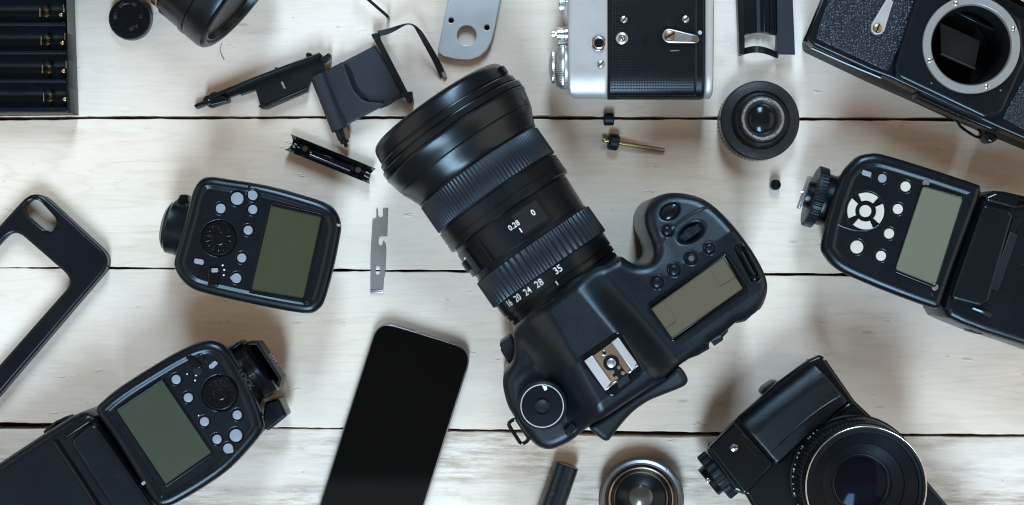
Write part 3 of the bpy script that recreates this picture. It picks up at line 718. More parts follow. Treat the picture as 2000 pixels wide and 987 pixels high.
def build_flash_lower():
    T = thing('flash_unit', 'black camera flash with green screen and grey buttons, resting beside the open phone case', 'flash', P(330, 840, 20))
    z = 54.0
    o = spline(PO([(186, 806), (200, 782), (240, 751), (300, 713), (345, 687), (380, 671), (408, 666), (432, 673), (449, 689), (466, 716), (490, 760), (506, 800), (514, 826), (512, 842),
                   (494, 868), (450, 915), (405, 948), (355, 978), (330, 990), (308, 992), (294, 978), (262, 925), (222, 860)], z), 4)
    ws = [(P(x, y, z), 3.1, .9) for x, y in ((343.7, 741.7), (367.4, 777.2), (399, 824), (423.5, 858.6), (463, 811), (446, 876))] + [(P(460.4, 851, z), 4.1, .9), (P(429.3, 768.5, z), 9.6, 1.0)]
    def hf(X, Y, d): return z - 1.0 * ss(4.6, 7.2, d) - well(ws, X, Y, z)
    put('housing', hsolid(o, hf, 6, 4.2, 0.42, 10.0), M['black'], T, sharp=50)
    zp = z - 1.0
    screen(T, [(228, 803), (317, 743.6), (412.4, 884.6), (323.4, 946.6)], zp + .2, M['lcd_green'], 4, 0.7, 0.7)
    for x, y, r in ((343.7, 741.7, 9.5), (367.4, 777.2, 9.5), (399, 824, 9.5), (423.5, 858.6, 9.5), (463, 811, 9.5), (460.4, 851, 13)): round_button(T, x, y, r, zp - .5, M['btn_grey'])
    drop_button(T, 446, 876, 9.8, zp - .5, M['btn_grey'], math.radians(-35))
    click_wheel(T, 429.3, 768.5, 33, zp - .3, 0.4)
    put('button', slab(rounded(PO([(408, 714), (420, 704), (427, 710), (416, 720), (409, 720)], zp), 1.0), zp - 1, zp + .8, 0.3), M['btn_grey'], T)
    put('power_lever', slab(pill(P(369, 697, zp), P(389, 715, zp), 1.5), zp - 1, zp + 1.8, 0.8), M['gloss'], T)
    put('power_ridge', tube(spline([P3(380, 698, zp + .3), P3(391, 693, zp + .5), P3(401, 702, zp + .4), P3(402, 708, zp + .2)], 4, False), .5, 6), M['gloss'], T)
    put('lever_pad', slab(circle(P(386, 724, zp), 2.6, 24), zp - 1, zp + .5, .3), M['rubber'], T)
    for x, y, r in ((365.6, 731, .45), (383, 733, .65), (381, 743.5, .5), (388, 812, .4)): put('status_mark', lathe([(r, zp - .3), (r * .9, zp + .15), (0, zp + .2)], P(x, y, zp), n=14), M['white'], T)
    put('status_lamp', slab(rounded(PO([(275, 944), (289, 934), (293, 938), (279, 949)], zp), .8), zp - 1, zp + .7, .25), M['btn_grey'], T)
    # side cover lines on the lower flank
    put('battery_cover', slab(rounded(PO([(455, 886), (502, 838), (508, 846), (463, 895)], 34), .8), 10, 34, .8), M['rubber'], T)
    put('battery_cover', slab(rounded(PO([(358, 962), (392, 940), (398, 949), (366, 971)], 40), .8), 12, 40, .8), M['rubber'], T)
    # foot: collar, locking lever and shoe block
    ax = (0.80, -0.60)
    foot_cyl(T, 'neck', 470, 735, 30, ax, [(0, -8), (23, -8), (20, -2), (17.5, 2), (16.8, 6.0), (16.2, 6.4), (0, 6.4)], M['black'], 56)
    foot_cyl(T, 'lock_collar', 488, 722, 30, ax, [(0, -1), (15.8, -1), (16.6, 0), (16.6, 3.5), (16.0, 4.0), (16.0, 6.2), (15.2, 7.0), (0, 7.0)], M['gloss'], 56)
    put('locking_lever', slab(rounded(PO([(506, 758), (532, 740), (542, 762), (517, 782)], 40), 1.2), 18, 41, 1.0), M['gloss'], T)
    put('lever_window', slab(rounded(PO([(511, 765), (523, 757), (528, 768), (516, 776)], 41.5), .6), 40, 41.5, .2), M['black'], T)
    put('collar_clip', slab(rounded(PO([(446, 681), (469, 665), (474, 670), (452, 687)], 42), .8), 26, 43, .8), M['gloss'], T)
    put('foot_block', slab(rounded(PO([(480, 668), (505, 668), (551, 738), (545, 760), (536, 764), (488, 690)], 32), 1.0), 16, 34, 1.6), M['rubber'], T)
    for i in range(5):
        x, y = 528 + i * 3.2, 693 + i * 4.4 + (4 if i == 4 else 0)
        put('contact_pin', tube([P3(x - 3, y + 1.5, 30), P3(x + 2.5, y - 2, 30)], 0.55, 6), M['chrome'], T)
    put('cable_socket', slab(rounded(PO([(517, 786), (545, 778), (561, 812), (524, 842), (512, 834)], 26), 1.6), 8, 27, 1.4), M['black'], T)
    put('flank_socket', lathe([(1.9, 50.2), (1.6, 51.2), (1.1, 51.0), (0, 50)], P(508, 810, 50), n=20), M['gloss'], T)
    put('lettering', flat_text('LOCK', 4.6, P(480, 741, 52), math.radians(-54), 53.2, bold=0.03), plain('moulded_lettering', (0.022, 0.023, 0.025), .4, bstr=0), T, smooth=False)
    # head
    ho = PO([(186, 812), (172, 805), (156, 806), (138, 814), (88, 845), (0, 903), (-60, 942), (-60, 1120), (240, 1120), (300, 986)], 50)
    def hh(X, Y, d): return 50.5 + 0 * X
    head = put('flash_head', hsolid(ho, hh, 4, 5.0, 0.9), M['black'], T, sharp=50)
    put('head_rib', tube([P3(107, 862, 51), P3(150, 925, 51.2), P3(200, 1003, 51.2)], 1.5, 10), M['gloss'], head)
    put('hinge_drum', slab(rounded(PO([(176, 829), (188, 831), (300, 992), (330, 1060), (262, 1060), (140, 872), (139, 860)], 53), 3.0), 40, 53.4, 2.2, 5), M['black'], head)
    put('hinge_cheek', slab(rounded(PO([(120, 851), (172, 815), (184, 820), (180, 826), (128, 860)], 52), 2.5), 40, 52.4, 2.2), M['gloss'], head)
    put('head_button', slab(rounded(PO([(84, 843), (110, 822), (132, 812), (134, 818), (92, 850)], 34), 1.2), 22, 36, 1.2), M['rubber'], head)
build_flash_lower()

def build_flash_upper():
    T = thing('flash_unit', 'black camera flash with pale grey screen and white buttons, below the camera without a lens', 'flash', P(1800, 470, 20))
    z = 52.0
    o = spline(PO([(1645, 340), (1658, 322), (1676, 306), (1700, 299.5), (1727, 301), (1795, 321), (1860, 342), (1910, 359), (1918, 364), (1917, 382), (1900, 430), (1868, 516), (1840, 596),
                   (1832, 604), (1812, 599), (1744, 574), (1690, 552), (1650, 534), (1626, 518), (1610, 498), (1605, 484), (1608, 462), (1615, 430), (1630, 380)], z), 4)
    bl = [(1769, 364.5, 10.4), (1754, 408.5, 10.4), (1736.8, 456.5, 10.4), (1721, 500, 10.4), (1673.8, 482.8, 13.4), (1723.6, 348.5, 9)]
    ws = [(P(x, y, z), L(r, z) + .35, .8) for x, y, r in bl] + [(P(1690.5, 412.5, z), L(37.5, z), .9)]
    def hf(X, Y, d): return z - 0.9 * ss(5.4, 8.0, d) - well(ws, X, Y, z)
    put('housing', hsolid(o, hf, 6, 4.4, 0.42, 9.0), M['black'], T, sharp=50)
    zp = z - .9
    screen(T, [(1803, 364), (1881, 387), (1827, 558), (1749, 527)], zp + .2, M['lcd_pale'], 3.4, 0.8, 1.8)
    for x, y in ((1808, 358), (1826, 561)): put('display_tab', slab(circle(P(x, y, zp), 1.9, 24), zp - 1, zp + .9, .3), M['edge_steel'], T)
    for x, y, r in bl: round_button(T, x, y, r, zp - .4, M['btn_grey'] if r < 10 else M['btn_white'])
    c = P(1690.5, 412.5, zp)
    round_button(T, 1690.5, 412.5, 12.4, zp - .4, M['btn_white'])
    for k in range(4):
        a0 = math.radians(23 + 90 * k + 12 + 12); a1 = a0 + math.radians(66)
        r0, r1 = L(20.5, zp), L(36, zp); oo = []
        for i in range(13): t = a0 + (a1 - a0) * i / 12; oo.append((c[0] + r1 * math.cos(t), c[1] + r1 * math.sin(t)))
        for i in range(13): t = a1 - (a1 - a0) * i / 12; oo.append((c[0] + r0 * math.cos(t), c[1] + r0 * math.sin(t)))
        put('direction_button', slab(oo, zp - 1, zp + .8, .12, 1), M['btn_white'], T)
    put('pad_edge', tube([P3(1634, 437, zp + .1), P3(1646, 443, zp + .2), P3(1668, 450, zp + .3), P3(1690, 452, zp + .3), P3(1708, 446, zp + .3), P3(1716, 440, zp + .1)], .55, 8), M['black'], T)
    put('switch_well', slab(rounded(PO([(1673, 333), (1680, 327), (1708, 338), (1706, 351)], zp + .4), 1.0), zp - 1, zp + .4, .3), M['gloss'], T)
    put('slide_switch', slab(rounded(PO([(1685, 331), (1703, 337), (1701, 347), (1683, 341)], zp + 1.2), .8), zp, zp + 1.3, .5), M['btn_grey'], T)
    put('strap_hole', lathe([(.9, z - 3.0), (.6, z - 2.2), (0, z - 2.4)], P(1667.5, 324, z), n=14), M['white'], T)
    put('side_socket', lathe([(1.6, 46.6), (1.4, 47.6), (.9, 47.2), (0, 46.6)], P(1613, 474, 47), n=18), M['gloss'], T)
    ax = (-0.956, -0.295)
    foot_cyl(T, 'neck', 1612, 391, 26, ax, [(0, -14), (19, -14), (16.4, -5), (14.6, -2), (14.6, 5), (0, 5)], M['black'], 56)
    foot_cyl(T, 'locking_ring', 1593, 385, 26, ax, [(0, -2.8), (16.2, -2.8), (16.9, -2.2), (16.9, 2.4), (16.2, 3.0), (0, 3.0)], M['rubber'], 192,
             lambda t, r, k: r + (.40 * math.copysign(1, math.cos(48 * t)) if r > 16.5 else 0))
    foot_cyl(T, 'foot_stem', 1583, 381, 26, ax, [(0, -1), (7.5, -1), (7.5, 3.2), (0, 3.2)], M['black'], 32)
    a = P(1584, 345, 30); b = P(1562, 407, 30)
    put('shoe_plate', bar(a, b, 1.7, 23, 30, .4), M['edge_steel'], T)
    put('contact_pin', tube([P3(1570, 376, 27), P3(1564, 374, 27)], .6, 8), M['chrome'], T)
    # hinge and head
    ho = PO([(1922, 381), (1944, 372), (1966, 374), (2070, 398), (2070, 700), (2000, 675), (1959, 662), (1922, 650), (1880, 634), (1853, 621), (1843, 604), (1846, 588)], 50)
    head = put('flash_head', hsolid(ho, lambda X, Y, d: 50.0 + 0 * X, 4, 4.0, 0.9), M['black'], T, sharp=50)
    put('hinge_drum', slab(rounded(PO([(1921, 398), (1972, 410), (1980, 422), (1932, 590), (1916, 600), (1856, 584)], 52), 3.0, 8), 40, 52.4, 2.0, 5), M['black'], head)
    put('hinge_rib', slab(PO([(1980, 424), (1992, 428), (1940, 596), (1928, 592)], 51.6), 44, 51.4, .5), M['black'], head)
    put('hinge_rib', slab(PO([(1973, 452), (1989, 458), (1950, 570), (1933, 564)], 52.2), 44, 52.2, .5), M['rubber'], head)
    put('hinge_cheek', slab(rounded(PO([(1924, 384), (1946, 375), (1990, 384), (2030, 394), (2024, 404), (1984, 410), (1926, 394)], 52), 2.0), 42, 52.0, 2.0, 5), M['gloss'], head)
    put('head_seam', bar(P(1985, 440, 50.2), P(2020, 520, 50.2), .5, 48, 50.3, .1), M['dark'], head)
    put('hinge_cap', tube(spline([P3(1900, 601, 50), P3(1918, 608, 50.5), P3(1936, 617, 50)], 4, False), 1.2, 8), M['gloss'], head)
    put('head_button', slab(rounded(PO([(1885, 630), (1905, 642), (1925, 651), (1915, 654), (1895, 648)], 30), 1.2), 18, 32, 1.2), M['rubber'], head)
build_flash_upper()

# ------------------------------------------------------------------ phone and phone case
def build_phone():
    T = thing('smartphone', 'black smartphone lying face up with its screen off, beside the large camera', 'phone', P(760, 800, 0))
    d = np.array((-0.301, 0.954)); t = np.array((0.954, 0.301)); tl = np.array((737.5, 624.0)); W, Hh, zt = 196.5, 424.0, 7.6
    q = [tuple(tl), tuple(tl + t * W), tuple(tl + t * W + d * Hh), tuple(tl + d * Hh)]
    o = rounded(PO(q, zt), 11.5, 10)
    put('frame', slab(o, 0.3, zt - .3, 1.2, 5), M['edge_steel'], T)
    q2 = inset(ccw(PO(q, zt)), 0.75)
    g = put('screen', slab(rounded(q2, 10.6, 10), 2, zt, .35), M['phone'], T)
    c = tl + t * (W / 2) + d * (Hh - 30)
    put('home_button', lathe([(5.4, zt + .02), (5.2, zt - .1 + .14), (0, zt + .03)], P(c[0], c[1], zt), n=36), M['gloss'], g)
    for x, y in ((800, 644.5), (812, 648), (872, 666)): put('side_key', bar(P(x, y - 1, 5), P(x + 9, y + 1.8, 5), 1.2, 3, 5.6, .4), M['edge_steel'], T)
build_phone()
def build_case():
    z = 10.0
    dl = np.array((-0.66, 0.752))
    o = rounded(PO([(67, 366), (222, 509), (-119, 908), (-292, 758)], z), 11.0, 12)
    hole = rounded(PO([(29, 446), (146, 548), (-118, 847), (-232, 738)], z - 2), 8.0, 10)
    c = pill(P(67, 409, z), P(93, 434, z), L(19, z), L(17, z))
    T = thing('phone_case', 'open black phone case frame with a camera cut-out, above the flash with green screen', 'phone case', P(90, 560, 0))
    put('shell', slab([o, hole, c], 5.5, z, 1.6, 5), M['black'], T)
    ring = inset(ccw(o), 0.2)
    put('wall', slab([ring, inset(ccw(o), 2.2)], .2, 6.2, .2), M['rubber'], T)
    c1 = pill(P(67, 409, z), P(93, 434, z), L(23, z), L(20.5, z)); c2 = pill(P(67, 409, z), P(93, 434, z), L(19.4, z), L(17.4, z))
    put('camera_rim', slab([c1, c2], 8, z + .7, .5), M['gloss'], T)
    for a, b in (((103, 401), (121, 417)), ((127, 423), (153, 447))): put('case_slot', bar(P(*a, 7), P(*b, 7), 2.0, 4.5, 7.5, .5), M['gloss'], T)
build_case()

# ------------------------------------------------------------------ loose parts, upper area
def build_battery_box():
    T = thing('battery_holder', 'glossy black battery holder with four empty bays and brass contacts', 'battery holder', P(70, 110, 0))
    H = 19.0
    x0 = -260; rim = lambda y: 146 + 8 * y / 225
    # bays: a height field of half-round channels
    o = PO([(x0, -60), (rim(-60), -60), (rim(227), 226), (x0, 230)], 0)
    ys = [47, 102, 158, 214]; pitch = L(55.6, H)
    y_ref = P(0, 214, H)[1]; xin = P(128.5, 110, H)[0]
    def hf(X, Y, d):
        t = ((Y - y_ref) / pitch) % 1.0
        ch = H - 1.2 - 10.5 * np.sqrt(np.clip(1 - ((t - .5) / .49) ** 2, 0, 1))
        rail = H - 1.2 + 0 * X
        h = np.where(Y < y_ref, H - 0.3 - 4 * ss(0, 3.6, y_ref - Y), ch)
        return np.where(X > xin, H, h)
    put('tray', hsolid(o, hf, 0.3, 0.8, 0.55), M['black'], T, sharp=50)
    for k in range(5):
        yy = y_ref + pitch * k
        put('divider', tube([(P(x0, 0, H)[0], yy, H - 1.9), (xin, yy, H - 1.9)], 1.3, 16), M['black'], T)
    for k in range(4):
        yb = 191 - k * 55; xo = 99 - k * 2.4
        s = put('contact_spring', tube([P3(xo + (2.5 if i % 2 else -2.5), yb - 6.5 + i * 13 / 8, 13.5) for i in range(9)], .6, 6), M['brass'], T)
        put('contact_plate', bar(P(xo - 12, yb - 8, 11), P(xo - 12, yb + 8, 11), .5, 9, 13, .1), M['brass'], T)
        put('contact_clip', join(bar(P(xo + 33, yb - 16, 14), P(xo + 33.6, yb - 2, 14), .7, 8, 15, .2), lathe([(1.1, 12), (1.0, 13.5), (0, 14)], P(xo + 27, yb + 3, 13.5), n=16)), M['brass'], T)
build_battery_box()

def build_dial():
    c = P(252.5, 36, 7); T = thing('number_dial', 'small round black dial with faint numbers, next to the battery holder', 'dial', c)
    put('disc', lathe([(0, .3), (11.6, .3), (12.0, .8), (12.0, 6.2), (11.5, 7.0), (8.5, 7.0), (8.2, 6.8), (0, 6.8)], c, n=160, rf=lambda t, r, k: r + (.12 * math.cos(70 * t) if r > 11.9 else 0)), M['black'], T, sharp=15)
    for s, x, y, a in (('100', 224.6, 31.5, -90), ('250', 238, 10.5, 40), ('60', 262, 9, -32), ('15', 275, 32, -90), ('X-30', 261, 54, 207)):
        put('lettering', flat_text(s, 2.6, P(x, y, 7), math.radians(a), 7.06), M['grey'], T, smooth=False)
build_dial()

def build_barrel():
    r = 33.0; ax = np.array((0.77, 0.64)); nrm = np.array((0.64, -0.77))
    e = np.array((397, 97.0)) + nrm * L(1, 0) * 0 + nrm * (r * 3.52)
    T = thing('lens', 'black camera lens lying on its side beside the number dial', 'lens', P(400, 20, 0))
    O = np.array((*P(e[0], e[1], r), r + .3)); A = np.array((ax[0], -ax[1], 0))
    LN = put('barrel', lathe([(0, -165), (37, -165), (38, -163), (38, -100), (35, -92), (31, -84), (31, -40.5), (31.6, -40), (31.6, -33.0), (31.0, -32.6), (31.0, -31.8), (32.8, -31.2), (32.8, -17.5), (33.6, -17), (33.6, -14.6), (32.6, -14.2), (32.6, -12.8), (33.4, -12.4), (33.4, -4.0),  # unseen rear made longer and wider to shade the wood below it
        (32.6, -1.6), (31.0, -.3), (29.2, 0), (28.4, -.3), (27.8, -1.6), (27.2, -1.2), (26.4, -1.2), (25.6, -4), (0, -6)], O, A, 128), M['lens'], T, sharp=28)
    for a, w_ in ((-38.4, .45), (-33.9, .45)):
        put('orange_line', lathe([(31.62, a - w_), (31.72, a - w_), (31.72, a + w_), (31.62, a + w_)], O, A, 128), M['orange'], LN)
build_barrel()
pts = [P3(434, 84, .5), P3(430, 95, .4), P3(432, 106, .4), P3(438, 117, .4)]
single('hair', 'thin brown hair on the wood under the black lens', 'hair', tube(spline(pts, 5, False), .16, 5), plain('hair_brown', (0.16, 0.09, 0.05), .5, bstr=0), P(434, 100, 0))

# bent strip at the top edge
T_ = [P3(700, -16, 10.5), P3(724, 3, 10.5), P3(757, 31, 10.5)]
def build_strip():
    T = thing('bent_strip', 'thin black bent metal strip entering at the top edge', 'strip', P(738, 15, 0))
    put('strip_bar', join(bar(P(690, -26, 10.5), P(756, 31, 10.5), 1.7, 8.9, 10.5, .3)), M['bracket'], T)
    put('strip_leg', bar(P(754.5, 30, 10), P(758.5, 33, 10), 1.4, .2, 9.5, .3), M['bracket'], T)
build_strip()

def build_bracket():
    T = thing('shutter_bracket', 'long thin black bracket with a pointed end, left of the shutter cloth', 'bracket', P(510, 160, 0))
    put('plate', slab(PO([(404, 207), (409, 192), (500, 154), (622, 108), (632, 122), (632, 142), (606, 160), (602, 172), (520, 206), (507, 203), (499, 176), (470, 186), (468, 183), (448, 190), (447, 199), (412, 211)], 6), 1.0, 6.0, .5), M['bracket'], T)
    put('spine', slab(PO([(410, 186), (500, 149), (560, 126), (624, 102.5), (628, 108), (562, 133), (500, 156), (412, 193)], 11), 2, 11, .6), M['bracket'], T)
    put('flange', slab(PO([(504, 208), (509, 203), (520, 205), (598, 172), (600, 178), (520, 212), (510, 212)], 8), .3, 8, .6), M['bracket'], T)
    put('hub', slab(circle(P(406, 196, 10), 2.9, 28), .3, 10, .8), M['bracket'], T)
    put('hub', slab(rounded(PO([(408, 184), (420, 178), (424, 184), (446, 191), (446, 199), (408, 208)], 9), 1.2), .3, 9, .8), M['bracket'], T)
    put('pointed_end', slab(rounded(PO([(378, 206), (398, 197), (401, 206), (384, 213)], 4), .8), .3, 5, .6), M['bracket'], T)
    put('rivet', lathe([(.6, 9.8), (.5, 10.5), (0, 10.6)], P(408, 195.5, 10), n=12), M['steel'], T)
    put('stud', slab(rounded(PO([(598, 112), (597, 106), (601, 102), (608, 104), (609, 108)], 9), .5), 2, 9, .4), M['bracket'], T)
    put('stud', slab(rounded(PO([(537, 137), (536, 132), (541, 131), (543, 134)], 7), .5), 1, 7, .4), M['bracket'], T)
    put('hooked_tip', slab(rounded(PO([(624, 104), (632, 110), (640, 104), (645, 104), (646, 111), (632, 122), (624, 116)], 9), .8), 1, 9, .8), M['bracket'], T)
    put('oval_mark', slab(pill(P(551, 162, 6.3), P(556, 172, 6.3), .7, .5), 5.6, 6.3, .2), M['blade'], T)
build_bracket()

def build_curtain():
    T = thing('shutter_curtain', 'dark shutter cloth on a roller with a loose ribbon, above the small rail', 'shutter curtain', P(710, 160, 0))
    # cloth, two overlapping leaves, and an added dark strip painting the shade in the fold
    rear = PO([(664, 124), (732, 88), (800, 186), (754, 203), (716, 199), (698, 190), (684, 166), (676, 146)], 8)
    front = PO([(631, 139), (668, 120), (672, 128), (680, 152), (690, 176), (706, 194), (722, 200), (754, 203), (708, 227), (671, 246), (640, 190)], 12)
    V, F = hsolid(rounded(rear, .6, 3), lambda X, Y, d: 7.4 + .5 * np.sin(X / 9) + .3 * np.sin(Y / 7), 6.6, .3, 0.8); put('cloth', (V, F), M['cloth'], T, sharp=60)
    n0 = np.array(P(690, 176, 12)); 
    V, F = hsolid(rounded(front, .6, 3), lambda X, Y, d: 8.2 + 2.6 * ss(-14, 2, (X - n0[0]) * .8 + (Y - n0[1]) * .2) + .3 * np.sin(Y / 6), 7.4, .3, 0.7); put('cloth', (V, F), M['cloth'], T, sharp=60)
    put('fold_shade_strip', slab(spline(PO([(668, 130), (675, 126), (684, 135), (691, 153), (696, 168), (705, 181), (718, 194), (702, 196), (688, 182), (680, 164), (672, 148)], 9), 3), 7.0, 8.9, .2), M['dark'], T)  # dark strip stands in for the shaded gap between the cloth leaves
    # roller with a worn end
    a = np.array(P3(622, 147, 5.6)); b = np.array(P3(664, 254, 5.6)); Ax = b - a; ln = np.linalg.norm(Ax)
    put('roller', lathe([(0, 0), (4.6, 0), (4.9, .5), (4.9, ln - .5), (4.6, ln), (0, ln)], a + np.array((0, 0, .0)), Ax, 40), M['cloth'], T)
    put('roller_wrap', tube([P3(632, 140, 10.0), P3(652, 190, 10.6), P3(676, 244, 10.0)], .35, 6), M['rubber'], T)
    put('roller_core', lathe([(0, ln - .5), (3.2, ln - .5), (3.2, ln + 5.5), (2.6, ln + 6), (2.4, ln + 8.2), (1.2, ln + 8.4), (1.1, ln + 10.6), (0, ln + 10.8)], a, Ax, 28), M['bracket'], T)
    put('roller_tag', slab(PO([(669, 249), (677, 247), (683, 268), (676, 273)], 8), 4, 8.4, .3), plain('rusty_brown', (0.10, 0.045, 0.02), .55, bstr=.1), T)
    put('end_bar', slab(PO([(725, 68), (735, 65), (742, 74), (806, 199), (803, 202), (796, 201)], 10), 5, 10.2, .6), M['bracket'], T)
    put('end_cap', slab(rounded(PO([(724, 67), (740, 63), (743, 75), (731, 80)], 11), .8), 4, 11, .6), M['bracket'], T)
    put('end_cap', slab(rounded(PO([(791, 181), (804, 178), (807, 196), (800, 203)], 10.5), .8), .3, 10.5, .6), M['bracket'], T)
    # ribbons
    c = spline([(738, 66, 10, 5.5), (756, 62, 11, 5.5), (772, 56, 13, 4.2), (786, 50, 15, 2.4), (798, 47, 16, 1.4), (809, 51, 16, 2.2), (820, 64, 15, 4.6), (832, 84, 12, 5.6), (848, 112, 7, 6.2), (858, 132, 3.4, 6.6), (866, 150, 1.0, 6.4)], 4, False)
    A_, B_ = [], []
    for i, p in enumerate(c):
        q0 = c[max(i - 1, 0)]; q1 = c[min(i + 1, len(c) - 1)]; tx, ty = q1[0] - q0[0], q1[1] - q0[1]; l = math.hypot(tx, ty)
        nx, ny = -ty / l, tx / l; w_ = p[3]; dz = (6.0 - min(w_, 6.0)) * .45
        A_.append(P3(p[0] - nx * w_, p[1] - ny * w_, p[2] + dz)); B_.append(P3(p[0] + nx * w_, p[1] + ny * w_, max(.3, p[2] - dz)))
    put('ribbon', strip(A_, B_, .25), M['cloth'], T)
    c = [(742, 206, 8), (760, 199, 10), (776, 188, 12), (792, 183, 11.5), (806, 182, 10.8)]
    put('ribbon', strip([P3(x, y - 3, z) for x, y, z in spline(c, 4, False)], [P3(x, y + 7, z - 1) for x, y, z in spline(c, 4, False)], .25), M['cloth'], T)
    put('frayed_end', slab(PO([(861, 140), (870, 138), (873, 150), (868, 154), (865, 150)], 2), .2, 2, .2), M['blade'], T)
build_curtain()

def build_rail():
    T = thing('film_rail', 'short black curved metal rail with two eyelets, below the shutter cloth', 'rail', P(645, 312, 0))
    a0, a1, b1, b0 = (np.array(P(x, y, 5)) for x, y in ((568, 262), (735, 330), (723, 360), (556, 293)))
    V, F, n, m = [], [], 14, 10
    for lay in (0, -.7):
        for i in range(m + 1):
            for j in range(n + 1):
                s, t = i / m, j / n; p = (a0 * (1 - s) + a1 * s) * (1 - t) + (b0 * (1 - s) + b1 * s) * t
                e = 4 * (t - .5) ** 2; bend = .6 * math.sin(PI * s)
                p = p + (a1 - a0) / np.linalg.norm(a1 - a0) * (2.2 * (1 - e) * (1 if s < .5 else -1) * abs(1 - 2 * s) ** 6)
                V.append((p[0], p[1], 1.2 + 5.8 * e ** .9 + lay + bend))
    k = (m + 1) * (n + 1)
    for i in range(m):
        for j in range(n):
            q = (i * (n + 1) + j, i * (n + 1) + j + 1, (i + 1) * (n + 1) + j + 1, (i + 1) * (n + 1) + j)
            F.append(q); F.append(tuple(x + k for x in q[::-1]))
    rim = [j for j in range(n + 1)] + [(i + 1) * (n + 1) + n for i in range(m)] + [m * (n + 1) + n - 1 - j for j in range(n)] + [(m - 1 - i) * (n + 1) for i in range(m - 1)]
    for i in range(len(rim)): p, q = rim[i], rim[(i + 1) % len(rim)]; F.append((p, p + k, q + k, q))
    put('channel', (V, F), M['gloss'], T, sharp=60)
    for x, y in ((595.5, 290), (699.5, 332)):
        e = put('eyelet', lathe([(2.9, 1.8), (2.9, 3.4), (2.4, 3.9), (1.9, 3.4), (1.8, 1.6)], P(x, y, 3), n=24), M['gloss'], T)
        put('eyelet_core', lathe([(1.8, 2.6), (0, 2.7)], P(x, y, 3), n=18), plain('brown_core', (0.05, 0.03, 0.02), .4), e)
    for p, q in (((609, 294), (687, 325)), ((605, 302), (684, 334))): put('raised_rib', bar(P(*p, 3), P(*q, 3), .7, 1.5, 3.6, .3), M['edge_steel'] if p[1] > 300 else M['gloss'], T)
    for p, q in (((575, 281), (580, 283)), ((572, 287), (577, 289)), ((714, 336), (723, 340)), ((711, 343), (720, 348))): put('slot_mark', bar(P(*p, 3), P(*q, 3), .8, 2.0, 3.9, .3), M['steel'], T)
build_rail()

blade_o = [(734.3, 408.5), (737.5, 408.5), (738, 422), (740, 426), (743, 427), (746, 426), (747.4, 422), (747.4, 408.5), (757.4, 408.5), (755.6, 462), (744, 462), (740, 464), (738.6, 468), (738.6, 478), (740, 481.5),
           (742.5, 482), (745.7, 480.5), (747, 474), (749, 473), (752.8, 478.7), (754, 491), (752, 534), (749, 546), (748, 566), (722.6, 566), (723, 498), (727, 429), (734.3, 427)]
def build_blade():
    T = thing('steel_strip', 'narrow steel blade with notches and a slot, standing alone on pale wood', 'metal part', P(738, 490, 0))
    put('plate', slab([PO(blade_o, 3), pill(P(737.5, 524, 3), P(737, 535, 3), L(4.2, 3))], .15, 1.0, .2), M['blade'], T)
    put('bent_tab', slab(PO([(722.6, 566), (748, 566), (748, 572.5), (722.6, 572.5)], 3), .15, 1.5, .5), M['steel'], T)
build_blade()

def build_plate():
    T = thing('metal_plate', 'flat grey metal plate with a round hole at the top edge', 'metal plate', P(915, 50, 0))
    o = PO([(874.8, 0), (855, 98), (857, 104), (866, 110.5), (888, 116), (906, 118), (920, 117.5), (937, 111), (951, 98), (960, 80), (966, 57), (977, 0), (990, -60), (887, -60)], 5)
    put('plate', slab([o, circle(P(911.6, 69.5, 5), L(18.8, 5), 48), circle(P(881, 40, 5), L(5.2, 5), 24), circle(P(951, 54, 5), L(5.2, 5), 24)], 1.0, 5.0, .6, 4), M['plate'], T)
    for x, y in ((881, 40), (951, 54)): put('hole_backing', slab(circle(P(x, y, 2), 1.7, 20), .8, 1.6, .1), M['dark'], T)
build_plate()

# screws
def screw(T, px, py, rpx, z, mat, ang, name='screw'):
    r = L(rpx, z); c = P(px, py, z)
    s = put(name, lathe([(r, z - 1.5), (r, z + .35), (r * .86, z + .8), (r * .5, z + 1.05), (0, z + 1.15)], c, n=28), mat, T)
    u = unit(math.radians(ang)); q = r * .98
    put('screw_slot', bar((c[0] - u[0] * q, c[1] - u[1] * q), (c[0] + u[0] * q, c[1] + u[1] * q), r * .30, z + .2, z + 1.22, .05), M['dark'], s)

